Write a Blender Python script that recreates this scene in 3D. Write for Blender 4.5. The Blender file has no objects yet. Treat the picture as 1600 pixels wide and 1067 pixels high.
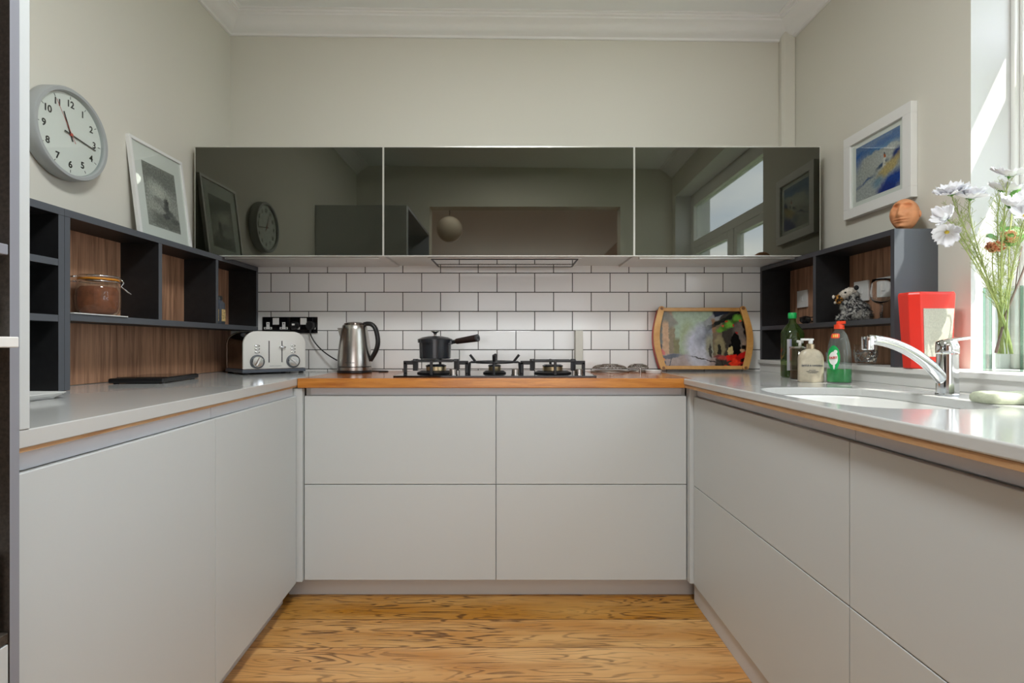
import bpy, bmesh, math, random
from mathutils import Vector, Matrix, noise
PI = math.pi
R = math.radians
rnd = random.Random(7)
scene = bpy.context.scene
C = scene.collection

# ------------------------------------------------------------------ camera, world, lights, exposure
F = 827.0; CAMZ = 1.075; HOR = 538.0
cam = bpy.data.cameras.new('camera'); camo = bpy.data.objects.new('camera', cam); C.objects.link(camo)
camo.location = (0, 0, CAMZ); camo.rotation_euler = (R(90), 0, 0)
cam.sensor_width = 36; cam.lens = F/1600*36; cam.shift_y = (HOR-533.5)/1600; cam.clip_start = 0.02
scene.camera = camo
scene.view_settings.view_transform = 'Standard'; scene.view_settings.look = 'None'
scene.view_settings.gamma = 1; scene.view_settings.use_curve_mapping = False
scene.view_settings.exposure = 0.0

def px(x, y, Y):
    return Vector(((x-800)*Y/F, Y, CAMZ-(y-HOR)*Y/F))

def lin(r, g, b):
    f = lambda c: (c/255/12.92) if c <= 10 else ((c/255+.055)/1.055)**2.4
    return (f(r), f(g), f(b), 1)

w = bpy.data.worlds.new('sky'); scene.world = w; w.use_nodes = True
wn = w.node_tree.nodes; wl = w.node_tree.links
bg = wn['Background']
tc = wn.new('ShaderNodeTexCoord'); nz = wn.new('ShaderNodeTexNoise'); nz.inputs['Scale'].default_value = 2.2
nz.inputs['Detail'].default_value = 6
mp = wn.new('ShaderNodeMapping'); mp.inputs['Scale'].default_value = (1, 1, 3)
cr = wn.new('ShaderNodeValToRGB'); cr.color_ramp.elements[0].position = .30; cr.color_ramp.elements[1].position = .58
cr.color_ramp.elements[0].color = (.50, .62, .85, 1); cr.color_ramp.elements[1].color = (.9, .93, 1, 1)
wl.new(tc.outputs['Generated'], mp.inputs[0]); wl.new(mp.outputs[0], nz.inputs['Vector'])
wl.new(nz.outputs[0], cr.inputs[0]); wl.new(cr.outputs[0], bg.inputs[0]); bg.inputs[1].default_value = 5.6

def light(name, kind, loc, rot, energy, color, **k):
    l = bpy.data.lights.new(name, kind); l.energy = energy; l.color = color
    for a, v in k.items(): setattr(l, a, v)
    o = bpy.data.objects.new(name, l); C.objects.link(o); o.location = loc
    if rot is not None: o.rotation_euler = rot
    return o
sd = Vector((-1, 1.0, -2.1)).normalized()
so = light('sun', 'SUN', (4, -2, 6), None, 11.0, (1, .95, .86), angle=R(.6))
so.rotation_euler = sd.to_track_quat('-Z', 'Y').to_euler()
# unseen area lights added as fill: far end and ceiling of the room behind
light('added_fill_rear', 'AREA', (.2, -5.95, 1.15), (R(90), 0, 0), 70, (.97, .98, 1), shape='RECTANGLE', size=3.2, size_y=2.1)
light('added_fill_back_room', 'AREA', (0, -.85, 2.76), (0, 0, 0), 14, (1, .97, .93), shape='RECTANGLE', size=1.8, size_y=.7)
light('added_fill_kitchen', 'AREA', (0, .85, 2.735), (0, 0, 0), 36, (.96, .99, 1), shape='DISK', size=.5)  # added ceiling fill over the kitchen, no fitting there

# ------------------------------------------------------------------ materials
def nodes_of(m): return m.node_tree.nodes, m.node_tree.links
def mat(name, col, rough=.5, metal=0, spec=.5, ior=None, coat=0, trans=0, alpha=1, bump=None, var=None):
    m = bpy.data.materials.new(name); m.use_nodes = True
    n, l = nodes_of(m); b = n['Principled BSDF']
    b.inputs['Base Color'].default_value = col
    b.inputs['Roughness'].default_value = rough; b.inputs['Metallic'].default_value = metal
    b.inputs['Specular IOR Level'].default_value = spec
    if ior: b.inputs['IOR'].default_value = ior
    b.inputs['Coat Weight'].default_value = coat
    b.inputs['Transmission Weight'].default_value = trans
    t = n.new('ShaderNodeTexCoord')
    if var:                     # gentle procedural variation of the colour
        sc, amt = var
        z = n.new('ShaderNodeTexNoise'); z.inputs['Scale'].default_value = sc; z.inputs['Detail'].default_value = 5
        l.new(t.outputs['Object'], z.inputs['Vector'])
        r = n.new('ShaderNodeValToRGB')
        c = col
        r.color_ramp.elements[0].position = .3; r.color_ramp.elements[1].position = .7
        r.color_ramp.elements[0].color = (c[0]*(1-amt), c[1]*(1-amt), c[2]*(1-amt), 1)
        r.color_ramp.elements[1].color = (min(1, c[0]*(1+amt)), min(1, c[1]*(1+amt)), min(1, c[2]*(1+amt)), 1)
        l.new(z.outputs[0], r.inputs[0]); l.new(r.outputs[0], b.inputs['Base Color'])
    if bump:
        sc, st = bump
        z = n.new('ShaderNodeTexNoise'); z.inputs['Scale'].default_value = sc; z.inputs['Detail'].default_value = 4
        l.new(t.outputs['Object'], z.inputs['Vector'])
        bp = n.new('ShaderNodeBump'); bp.inputs['Strength'].default_value = st; bp.inputs['Distance'].default_value = .002
        l.new(z.outputs[0], bp.inputs['Height']); l.new(bp.outputs[0], b.inputs['Normal'])
    return m

def wood(name, c1, c2, grain=(1, 14, 14), scale=4, rough=.45, streak=.5, coat=0, contrast=(.3, .7)):
    m = bpy.data.materials.new(name); m.use_nodes = True
    n, l = nodes_of(m); b = n['Principled BSDF']
    t = n.new('ShaderNodeTexCoord'); mp = n.new('ShaderNodeMapping'); mp.inputs['Scale'].default_value = grain
    z = n.new('ShaderNodeTexNoise'); z.inputs['Scale'].default_value = scale; z.inputs['Detail'].default_value = 8
    z.inputs['Roughness'].default_value = .62; z.inputs['Distortion'].default_value = .6
    r = n.new('ShaderNodeValToRGB')
    r.color_ramp.elements[0].position = contrast[0]; r.color_ramp.elements[1].position = contrast[1]
    r.color_ramp.elements[0].color = c1; r.color_ramp.elements[1].color = c2
    l.new(t.outputs['Object'], mp.inputs[0]); l.new(mp.outputs[0], z.inputs['Vector']); l.new(z.outputs[0], r.inputs[0])
    l.new(r.outputs[0], b.inputs['Base Color']); b.inputs['Roughness'].default_value = rough
    b.inputs['Coat Weight'].default_value = coat; b.inputs['Coat Roughness'].default_value = .15
    return m

def glassy(name, tint=(1, 1, 1, 1), rough=.0, body=None, bodyfac=0, ior=1.45):
    """thin glass: what is behind shows tinted, the surface reflects by Fresnel, 'body' adds milky or dyed plastic"""
    m = bpy.data.materials.new(name); m.use_nodes = True
    n, l = nodes_of(m); n.remove(n['Principled BSDF']); out = n['Material Output']
    tr = n.new('ShaderNodeBsdfTransparent'); tr.inputs[0].default_value = tint
    gl = n.new('ShaderNodeBsdfGlossy'); gl.inputs['Roughness'].default_value = rough
    lw = n.new('ShaderNodeLayerWeight'); lw.inputs[0].default_value = .5     # Schlick's curve, the same from both sides of the glass
    pw = n.new('ShaderNodeMath'); pw.operation = 'POWER'; pw.inputs[1].default_value = 5; l.new(lw.outputs['Facing'], pw.inputs[0])
    f0 = ((ior-1)/(ior+1))**2
    fr = n.new('ShaderNodeMath'); fr.operation = 'MULTIPLY_ADD'; fr.inputs[1].default_value = .9-f0; fr.inputs[2].default_value = f0; l.new(pw.outputs[0], fr.inputs[0])
    last = tr
    if body:
        d = n.new('ShaderNodeBsdfDiffuse'); d.inputs[0].default_value = body
        t2 = n.new('ShaderNodeBsdfTranslucent'); t2.inputs[0].default_value = body
        a = n.new('ShaderNodeMixShader'); a.inputs[0].default_value = .5
        l.new(d.outputs[0], a.inputs[1]); l.new(t2.outputs[0], a.inputs[2])
        c = n.new('ShaderNodeMixShader'); c.inputs[0].default_value = bodyfac
        l.new(tr.outputs[0], c.inputs[1]); l.new(a.outputs[0], c.inputs[2]); last = c
    mx = n.new('ShaderNodeMixShader')
    l.new(fr.outputs[0], mx.inputs[0]); l.new(last.outputs[0], mx.inputs[1]); l.new(gl.outputs[0], mx.inputs[2])
    l.new(mx.outputs[0], out.inputs[0])
    return m

def painting(name, base, blobs, warp=.04, warpscale=6, grain=.25, rough=.5, scale=(1, 1)):
    """brushed picture in an object's own XZ plane (origin at its centre); blobs = (cx, cz, rx, rz, degrees, colour, softness, kind)"""
    m = bpy.data.materials.new(name); m.use_nodes = True
    n, l = nodes_of(m); b = n['Principled BSDF']; b.inputs['Roughness'].default_value = rough
    t = n.new('ShaderNodeTexCoord'); sp = n.new('ShaderNodeSeparateXYZ'); cb = n.new('ShaderNodeCombineXYZ')
    l.new(t.outputs['Object'], sp.inputs[0])
    for i, o in ((0, 0), (2, 1)):
        ml = n.new('ShaderNodeMath'); ml.operation = 'MULTIPLY'; ml.inputs[1].default_value = 1/scale[o]
        l.new(sp.outputs[i], ml.inputs[0]); l.new(ml.outputs[0], cb.inputs[o])
    z = n.new('ShaderNodeTexNoise'); z.inputs['Scale'].default_value = warpscale; z.inputs['Detail'].default_value = 6
    l.new(cb.outputs[0], z.inputs['Vector'])
    s = n.new('ShaderNodeVectorMath'); s.operation = 'SUBTRACT'; s.inputs[1].default_value = (.5, .5, .5)
    l.new(z.outputs['Color'], s.inputs[0])
    k = n.new('ShaderNodeVectorMath'); k.operation = 'SCALE'; k.inputs['Scale'].default_value = warp*2
    l.new(s.outputs[0], k.inputs[0])
    a = n.new('ShaderNodeVectorMath'); a.operation = 'ADD'; l.new(cb.outputs[0], a.inputs[0]); l.new(k.outputs[0], a.inputs[1])
    sz = n.new('ShaderNodeSeparateXYZ'); l.new(a.outputs[0], sz.inputs[0])
    fl = n.new('ShaderNodeCombineXYZ'); l.new(sz.outputs[0], fl.inputs[0]); l.new(sz.outputs[1], fl.inputs[1])
    cur = None
    for (cx, cz, rx, rz, deg, col, soft, kind) in blobs:
        mp = n.new('ShaderNodeMapping'); mp.vector_type = 'TEXTURE'
        mp.inputs['Location'].default_value = (cx, cz, 0); mp.inputs['Rotation'].default_value = (0, 0, R(deg))
        mp.inputs['Scale'].default_value = (rx, rz, 1)
        l.new(fl.outputs[0], mp.inputs[0])
        if kind == 'o':
            d = n.new('ShaderNodeVectorMath'); d.operation = 'LENGTH'; l.new(mp.outputs[0], d.inputs[0]); dv = d.outputs['Value']
        else:
            ab = n.new('ShaderNodeVectorMath'); ab.operation = 'ABSOLUTE'; l.new(mp.outputs[0], ab.inputs[0])
            q = n.new('ShaderNodeSeparateXYZ'); l.new(ab.outputs[0], q.inputs[0])
            mxx = n.new('ShaderNodeMath'); mxx.operation = 'MAXIMUM'; l.new(q.outputs[0], mxx.inputs[0]); l.new(q.outputs[1], mxx.inputs[1]); dv = mxx.outputs[0]
        mr = n.new('ShaderNodeMapRange'); mr.inputs[1].default_value = 1-soft; mr.inputs[2].default_value = 1+soft
        mr.inputs[3].default_value = 1; mr.inputs[4].default_value = 0
        l.new(dv, mr.inputs[0])
        mx = n.new('ShaderNodeMix'); mx.data_type = 'RGBA'
        l.new(mr.outputs[0], mx.inputs[0])
        if cur is None: mx.inputs[6].default_value = base
        else: l.new(cur, mx.inputs[6])
        mx.inputs[7].default_value = col
        cur = mx.outputs[2]
    z2 = n.new('ShaderNodeTexNoise'); z2.inputs['Scale'].default_value = 30; z2.inputs['Detail'].default_value = 6
    l.new(cb.outputs[0], z2.inputs['Vector'])
    mr = n.new('ShaderNodeMapRange'); mr.inputs[1].default_value = .3; mr.inputs[2].default_value = .7
    mr.inputs[3].default_value = 1-grain; mr.inputs[4].default_value = 1+grain
    l.new(z2.outputs[0], mr.inputs[0])
    sc = n.new('ShaderNodeVectorMath'); sc.operation = 'SCALE'; l.new(cur, sc.inputs[0]); l.new(mr.outputs[0], sc.inputs['Scale'])
    l.new(sc.outputs[0], b.inputs['Base Color'])
    return m

M = {}
M['wall'] = mat('cream wall paint', (.71, .69, .61, 1), .75, bump=(60, .06))
M['ceil'] = mat('white ceiling paint', (.86, .88, .88, 1), .8)
M['cornice'] = mat('white cornice plaster', (.88, .88, .87, 1), .7)
M['gloss'] = mat('white gloss paint', (.80, .80, .77, 1), .35)
M['door'] = mat('white satin laminate', (.575, .605, .605, 1), .42)
M['channel'] = mat('pale grey channel', (.70, .73, .78, 1), .4)
M['plinth'] = mat('plinth laminate', (.62, .62, .62, 1), .45)
M['quartz'] = mat('white composite stone', (.55, .555, .54, 1), .12, var=(3, .02))
M['sink'] = mat('white moulded stone', (.86, .86, .83, 1), .18)
M['ply'] = wood('raw oak edging', lin(168, 124, 82), lin(202, 164, 120), (1, 1, 12), 9, .6)
M['oak'] = wood('oiled oak block', lin(160, 88, 20), lin(220, 150, 66), (1.2, 12, 12), 3.5, .28, coat=.3)
M['oaktop'] = wood('oiled oak block top', lin(150, 82, 34), lin(200, 120, 56), (1.2, 9, 9), 3, .22, coat=.4)
M['walnut'] = wood('walnut veneer', lin(118, 80, 58), lin(204, 158, 126), (26, 26, 1.2), 2.2, .5)
M['slate'] = mat('slate edging', lin(86, 90, 96), .45)
M['black'] = mat('black laminate', (.012, .012, .013, 1), .5, var=(40, .3))
M['blackp'] = mat('black plastic', (.010, .010, .011, 1), .35)
M['blackg'] = mat('black gloss glass', (.006, .006, .007, 1), .03)
M['iron'] = mat('black cast iron', (.018, .018, .02, 1), .45, bump=(300, .3))
M['enamel'] = mat('black enamel', (.02, .023, .028, 1), .22)
M['darkwood'] = wood('dark handle wood', lin(30, 20, 18), lin(52, 36, 32), (1, 20, 20), 8, .4)
M['steel'] = mat('brushed steel', (.50, .48, .45, 1), .26, 1)
M['chrome'] = mat('chrome', (.80, .82, .84, 1), .06, 1)
M['alu'] = mat('aluminium trim', (.70, .69, .65, 1), .3, .6)
M['filter'] = mat('polished steel filter', (.62, .60, .56, 1), .07, 1)
M['darksteel'] = mat('dark polished steel', (.20, .17, .15, 1), .12, 1)
M['brass'] = mat('worn brass', (.62, .50, .30, 1), .35, 1)
M['white'] = mat('white plastic', (.78, .78, .76, 1), .35)
M['cream'] = mat('cream enamel', (.74, .73, .69, 1), .25)
M['grey'] = mat('mid grey plastic', lin(168, 172, 172), .4)
M['base'] = mat('grey blue plastic', lin(78, 84, 94), .5)
M['ink'] = mat('black ink', (.02, .02, .02, 1), .6)
M['paper'] = mat('white paper', (.80, .80, .77, 1), .7)
M['redink'] = mat('red lacquer', (.55, .05, .03, 1), .5)
M['red'] = mat('red enamelled tin', lin(232, 52, 38), .32)
M['orange'] = mat('orange red plastic', lin(235, 72, 36), .35)
M['terracotta'] = mat('terracotta', lin(214, 146, 100), .55, var=(30, .12), bump=(80, .3))
M['frame'] = mat('white painted frame', (.82, .82, .80, 1), .4)
M['glass'] = glassy('clear glass', (.96, .98, .97, 1))
M['crystal'] = mat('crystal glass', (1, 1, 1, 1), 0, trans=1, ior=1.5)
M['pane'] = glassy('window glass', (.97, .98, .98, 1))
M['vglass'] = glassy('green edged glass', (.955, .985, .97, 1), ior=1.5)
M['gedge'] = glassy('glass edge', (.74, .90, .83, 1), ior=1.5)
M['oil'] = glassy('olive green glass', lin(186, 206, 150), body=lin(92, 122, 62), bodyfac=.28, ior=1.6)
M['oilliq'] = glassy('olive oil', lin(170, 190, 60), body=lin(130, 150, 20), bodyfac=.6)
M['clearp'] = glassy('clear washing up bottle', lin(240, 244, 244), rough=.05, body=lin(170, 184, 184), bodyfac=.16)
M['greenliq'] = mat('green washing up liquid', lin(10, 150, 60), .1, trans=0, coat=.5)
M['greenlab'] = mat('green printed label', lin(22, 160, 82), .35)
M['greencap'] = mat('green screw cap', lin(28, 176, 90), .35)
M['soap'] = mat('pearly soap plastic', lin(190, 180, 158), .3, var=(50, .12))
M['stem'] = mat('green stem', lin(160, 172, 104), .6)
M['leaf'] = mat('green leaf', lin(88, 140, 56), .5)
M['twig'] = mat('brown twig', lin(110, 92, 84), .7)
M['petal'] = mat('white silk petal', (.85, .85, .88, 1), .6)
M['petalo'] = mat('orange silk petal', lin(240, 168, 128), .6)
M['cocoa'] = mat('cocoa powder', lin(120, 70, 44), .9, var=(60, .25))
M['seal'] = mat('orange rubber seal', lin(214, 140, 40), .5)
M['sponge'] = mat('pale green sponge cloth', lin(188, 194, 170), .9, bump=(120, .8), var=(60, .1))
M['coil'] = mat('dull wire', (.36, .33, .29, 1), .35, .9)
M['handgrip'] = mat('gun metal', lin(95, 98, 102), .35, .6)
M['pink'] = mat('dusty plaster wall', (.52, .38, .31, 1), .8)
M['blind'] = mat('dark opening', (.02, .02, .02, 1), .6)
M['globe'] = mat('frosted globe', (.62, .56, .48, 1), .4)
M['brick'] = mat('garden wall render', (.45, .38, .32, 1), .9)
M['bark'] = mat('bark', (.10, .07, .05, 1), .9)
M['tleaf'] = mat('tree leaves', (.10, .20, .04, 1), .6, var=(3, .4))
M['grass'] = mat('grass', (.10, .17, .05, 1), .9)
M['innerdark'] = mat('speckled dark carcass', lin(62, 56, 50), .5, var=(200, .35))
M['tallgrey'] = mat('grey carcass edge', lin(140, 142, 150), .45)

# tiles: white metro tiles, dark grout
def tile_mat():
    m = bpy.data.materials.new('white metro tiles'); m.use_nodes = True
    n, l = nodes_of(m); b = n['Principled BSDF']
    t = n.new('ShaderNodeTexCoord'); sp = n.new('ShaderNodeSeparateXYZ'); cb = n.new('ShaderNodeCombineXYZ')
    l.new(t.outputs['Object'], sp.inputs[0])
    ax = n.new('ShaderNodeMath'); ax.inputs[1].default_value = .481+.201*20+.0009; l.new(sp.outputs[0], ax.inputs[0])
    az = n.new('ShaderNodeMath'); az.inputs[1].default_value = -1.2517+.1023*20+.0009; l.new(sp.outputs[2], az.inputs[0])
    l.new(ax.outputs[0], cb.inputs[0]); l.new(az.outputs[0], cb.inputs[1])
    br = n.new('ShaderNodeTexBrick'); l.new(cb.outputs[0], br.inputs['Vector'])
    br.offset = .5; br.offset_frequency = 2; br.squash = 1
    br.inputs['Scale'].default_value = 1; br.inputs['Brick Width'].default_value = .201; br.inputs['Row Height'].default_value = .1023
    br.inputs['Mortar Size'].default_value = .0021; br.inputs['Mortar Smooth'].default_value = .0; br.inputs['Bias'].default_value = 0
    br.inputs['Color1'].default_value = (.90, .90, .88, 1); br.inputs['Color2'].default_value = (.86, .86, .84, 1)
    br.inputs['Mortar'].default_value = (.055, .052, .045, 1)
    l.new(br.outputs['Color'], b.inputs['Base Color'])
    mr = n.new('ShaderNodeMapRange'); mr.inputs[3].default_value = .12; mr.inputs[4].default_value = .8
    l.new(br.outputs['Fac'], mr.inputs[0]); l.new(mr.outputs[0], b.inputs['Roughness'])
    b2 = n.new('ShaderNodeTexBrick'); l.new(cb.outputs[0], b2.inputs['Vector'])
    for k in ('Scale', 'Brick Width', 'Row Height'): b2.inputs[k].default_value = br.inputs[k].default_value
    b2.offset = .5; b2.inputs['Mortar Size'].default_value = .0045; b2.inputs['Mortar Smooth'].default_value = .9
    bp = n.new('ShaderNodeBump'); bp.invert = True; bp.inputs['Strength'].default_value = .5; bp.inputs['Distance'].default_value = .002
    l.new(b2.outputs['Fac'], bp.inputs['Height']); l.new(bp.outputs[0], b.inputs['Normal'])
    return m
M['tile'] = tile_mat()

def floor_mat():
    m = bpy.data.materials.new('oiled oak floorboards'); m.use_nodes = True
    n, l = nodes_of(m); b = n['Principled BSDF']
    t = n.new('ShaderNodeTexCoord'); sp = n.new('ShaderNodeSeparateXYZ'); l.new(t.outputs['Object'], sp.inputs[0])
    def math_(op, a, v=None, c=None):
        q = n.new('ShaderNodeMath'); q.operation = op
        if hasattr(a, 'links'): l.new(a, q.inputs[0])
        else: q.inputs[0].default_value = a
        if v is not None:
            if hasattr(v, 'links'): l.new(v, q.inputs[1])
            else: q.inputs[1].default_value = v
        return q.outputs[0]
    W = .1925
    v = math_('DIVIDE', math_('ADD', sp.outputs[1], -1.684+W*40), W)
    row = math_('FLOOR', v); fr = math_('FRACT', v)
    rn = n.new('ShaderNodeTexWhiteNoise'); rn.noise_dimensions = '1D'; l.new(row, rn.inputs['W'])
    # board coordinates, shifted per board
    xs = math_('ADD', sp.outputs[0], math_('MULTIPLY', rn.outputs['Value'], 37.0))
    cb = n.new('ShaderNodeCombineXYZ'); l.new(xs, cb.inputs[0]); l.new(math_('MULTIPLY', fr, W), cb.inputs[1])
    l.new(math_('MULTIPLY', row, 3.7), cb.inputs[2])
    mp = n.new('ShaderNodeMapping'); mp.inputs['Scale'].default_value = (1.1, 10, 1); l.new(cb.outputs[0], mp.inputs[0])
    z = n.new('ShaderNodeTexNoise'); z.inputs['Scale'].default_value = 1.6; z.inputs['Detail'].default_value = 2.0; z.inputs['Distortion'].default_value = .35
    l.new(mp.outputs[0], z.inputs['Vector'])
    rings = math_('SINE', math_('MULTIPLY', z.outputs[0], 80.0))
    mp2 = n.new('ShaderNodeMapping'); mp2.inputs['Scale'].default_value = (14, 160, 1); l.new(cb.outputs[0], mp2.inputs[0])
    z2 = n.new('ShaderNodeTexNoise'); z2.inputs['Scale'].default_value = 1.5; z2.inputs['Detail'].default_value = 5
    l.new(mp2.outputs[0], z2.inputs['Vector'])
    mr = n.new('ShaderNodeMapRange'); mr.inputs[1].default_value = .35; mr.inputs[2].default_value = .95
    l.new(rings, mr.inputs[0])
    pores = n.new('ShaderNodeMapRange'); pores.inputs[1].default_value = .40; pores.inputs[2].default_value = .62
    l.new(z2.outputs[0], pores.inputs[0])
    dark = math_('MULTIPLY', mr.outputs[0], math_('ADD', math_('MULTIPLY', pores.outputs[0], .45), .55))
    # slow mask so that the figure is strong in places and quiet in others
    z3 = n.new('ShaderNodeTexNoise'); z3.inputs['Scale'].default_value = 2.2; z3.inputs['Detail'].default_value = 1
    l.new(cb.outputs[0], z3.inputs['Vector'])
    m3 = n.new('ShaderNodeMapRange'); m3.inputs[1].default_value = .35; m3.inputs[2].default_value = .6; l.new(z3.outputs[0], m3.inputs[0])
    dark = math_('MULTIPLY', dark, math_('ADD', math_('MULTIPLY', m3.outputs[0], .7), .25))
    base = n.new('ShaderNodeValToRGB'); base.color_ramp.elements[0].position = .3; base.color_ramp.elements[1].position = .7
    base.color_ramp.elements[0].color = lin(190, 128, 58); base.color_ramp.elements[1].color = lin(222, 174, 112)
    z4 = n.new('ShaderNodeTexNoise'); z4.inputs['Scale'].default_value = 2.0; z4.inputs['Detail'].default_value = 4
    mp4 = n.new('ShaderNodeMapping'); mp4.inputs['Scale'].default_value = (1, 5, 1); l.new(cb.outputs[0], mp4.inputs[0]); l.new(mp4.outputs[0], z4.inputs['Vector'])
    l.new(z4.outputs[0], base.inputs[0])
    mx = n.new('ShaderNodeMix'); mx.data_type = 'RGBA'; l.new(dark, mx.inputs[0]); l.new(base.outputs[0], mx.inputs[6]); mx.inputs[7].default_value = lin(70, 36, 10)
    # board joints
    e = math_('ABSOLUTE', math_('SUBTRACT', fr, .5)); gp = math_('GREATER_THAN', e, .4935)
    m5 = n.new('ShaderNodeMix'); m5.data_type = 'RGBA'; l.new(gp, m5.inputs[0]); l.new(mx.outputs[2], m5.inputs[6]); m5.inputs[7].default_value = lin(86, 46, 16)
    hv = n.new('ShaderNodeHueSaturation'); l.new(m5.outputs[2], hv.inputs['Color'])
    tone = math_('ADD', math_('MULTIPLY', math_('COSINE', math_('MULTIPLY', math_('SUBTRACT', row, 40.0), 1.3)), .13), .92)  # darker, richer boards towards the cabinets: shading painted into the floor colour
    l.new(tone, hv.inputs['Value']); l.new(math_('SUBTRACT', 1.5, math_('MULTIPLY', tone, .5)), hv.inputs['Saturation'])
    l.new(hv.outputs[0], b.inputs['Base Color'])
    b.inputs['Roughness'].default_value = .33
    bp = n.new('ShaderNodeBump'); bp.invert = True; bp.inputs['Strength'].default_value = .25; bp.inputs['Distance'].default_value = .001
    l.new(dark, bp.inputs['Height']); l.new(bp.outputs[0], b.inputs['Normal'])
    return m
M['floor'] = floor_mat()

def smoked_mat():
    m = mat('black mirror glass', (.010, .011, .008, 1), .02, ior=2.05)
    n, l = nodes_of(m); b = n['Principled BSDF']; b.inputs['Specular Tint'].default_value = (1, .99, .84, 1)
    t = n.new('ShaderNodeTexCoord'); z = n.new('ShaderNodeTexNoise'); z.inputs['Scale'].default_value = 5; z.inputs['Detail'].default_value = 8; z.inputs['Distortion'].default_value = 2
    l.new(t.outputs['Object'], z.inputs['Vector'])
    r = n.new('ShaderNodeValToRGB'); r.color_ramp.elements[0].position = .45; r.color_ramp.elements[1].position = .8
    r.color_ramp.elements[0].color = (.003, .0035, .002, 1); r.color_ramp.elements[1].color = (.013, .014, .010, 1)
    l.new(z.outputs[0], r.inputs[0]); l.new(r.outputs[0], b.inputs['Base Color'])
    return m
M['smoked'] = smoked_mat()

# ------------------------------------------------------------------ mesh helpers
def org(o):
    v = Vector((0, 0, 0))
    while o is not None: v += o.location; o = o.parent
    return v
def link(name, me, m, parent=None, smooth=False, bevel=0, seg=2, mods=None):
    o = bpy.data.objects.new(name, me); C.objects.link(o)
    if parent: o.parent = parent
    for q in (m if isinstance(m, (list, tuple)) else [m]): me.materials.append(q)
    if smooth:
        for p in me.polygons: p.use_smooth = True
        if smooth != 'all': 
            md = o.modifiers.new('edges', 'EDGE_SPLIT'); md.split_angle = R(38)
    if bevel:
        b = o.modifiers.new('bevel', 'BEVEL'); b.width = bevel; b.segments = seg; b.limit_method = 'ANGLE'; b.angle_limit = R(40)
        b.harden_normals = False
        o.modifiers.move(len(o.modifiers)-1, 0)
    return o
def obj(name, bm, m, parent=None, smooth=False, bevel=0, seg=2, origin=None):
    """origin: world point that becomes the object's origin (verts are in world space of an unrotated parent); None: verts are local"""
    if origin is not None:
        bmesh.ops.translate(bm, verts=bm.verts, vec=-Vector(origin))
    bmesh.ops.recalc_face_normals(bm, faces=bm.faces)
    me = bpy.data.meshes.new(name); bm.to_mesh(me); bm.free()
    o = link(name, me, m, parent, smooth, bevel, seg)
    if origin is not None: o.location = Vector(origin)-org(parent)
    return o
def centre(bm):
    xs = [v.co.x for v in bm.verts]; ys = [v.co.y for v in bm.verts]; zs = [v.co.z for v in bm.verts]
    return Vector(((min(xs)+max(xs))/2, (min(ys)+max(ys))/2, min(zs)))
def wobj(name, bm, m, parent=None, **k):
    return obj(name, bm, m, parent, origin=centre(bm), **k)
def bx(bm, x0, x1, y0, y1, z0, z1):
    v = [bm.verts.new(p) for p in ((x0,y0,z0),(x1,y0,z0),(x1,y1,z0),(x0,y1,z0),(x0,y0,z1),(x1,y0,z1),(x1,y1,z1),(x0,y1,z1))]
    for f in ((0,3,2,1),(4,5,6,7),(0,1,5,4),(1,2,6,5),(2,3,7,6),(3,0,4,7)): bm.faces.new([v[i] for i in f])
    return v
def prism(bm, pts, z0, z1):
    lo = [bm.verts.new((p[0], p[1], z0)) for p in pts]; hi = [bm.verts.new((p[0], p[1], z1)) for p in pts]
    n = len(pts); bm.faces.new(lo[::-1]); bm.faces.new(hi)
    for i in range(n): bm.faces.new((lo[i], lo[(i+1)%n], hi[(i+1)%n], hi[i]))
def vprism(bm, pts, y0, y1):
    """outline in XZ, extruded along Y"""
    a = [bm.verts.new((p[0], y0, p[1])) for p in pts]; b = [bm.verts.new((p[0], y1, p[1])) for p in pts]
    n = len(pts); bm.faces.new(a); bm.faces.new(b[::-1])
    for i in range(n): bm.faces.new((a[i], b[i], b[(i+1)%n], a[(i+1)%n]))
def lathe(bm, prof, n=32, c=(0, 0, 0), axis='z', sx=1, sy=1):
    rings = []
    for r, z in prof:
        ring = []
        for i in range(n):
            a = 2*PI*i/n; p = (r*math.cos(a)*sx, r*math.sin(a)*sy, z)
            if axis == 'y': p = (p[0], -p[2], p[1])       # axis towards -Y
            if axis == 'x': p = (p[2], p[0], p[1])
            ring.append(bm.verts.new((p[0]+c[0], p[1]+c[1], p[2]+c[2])))
        rings.append(ring)
    for a, b in zip(rings, rings[1:]):
        for i in range(n): bm.faces.new((a[i], a[(i+1)%n], b[(i+1)%n], b[i]))
    if prof[0][0] > 1e-5: bm.faces.new(rings[0][::-1])
    if prof[-1][0] > 1e-5: bm.faces.new(rings[-1])
    if prof[0][0] <= 1e-5 or prof[-1][0] <= 1e-5: bmesh.ops.remove_doubles(bm, verts=[v for r in (rings[0], rings[-1]) for v in r], dist=1e-6)
def superring(rx, ry, p, n):
    out = []
    for i in range(n):
        a = 2*PI*i/n; c, s = math.cos(a), math.sin(a)
        out.append((rx*math.copysign(abs(c)**(2/p), c), ry*math.copysign(abs(s)**(2/p), s)))
    return out
def loft(bm, secs, n=40, cap=True):
    """secs: (z, rx, ry, exponent[, cx, cy])"""
    rings = []
    for s in secs:
        cx, cy = (s[4], s[5]) if len(s) > 4 else (0, 0)
        rings.append([bm.verts.new((x+cx, y+cy, s[0])) for x, y in superring(s[1], s[2], s[3], n)])
    for a, b in zip(rings, rings[1:]):
        for i in range(n): bm.faces.new((a[i], a[(i+1)%n], b[(i+1)%n], b[i]))
    if cap: bm.faces.new(rings[0][::-1]); bm.faces.new(rings[-1])
    return rings
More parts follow.
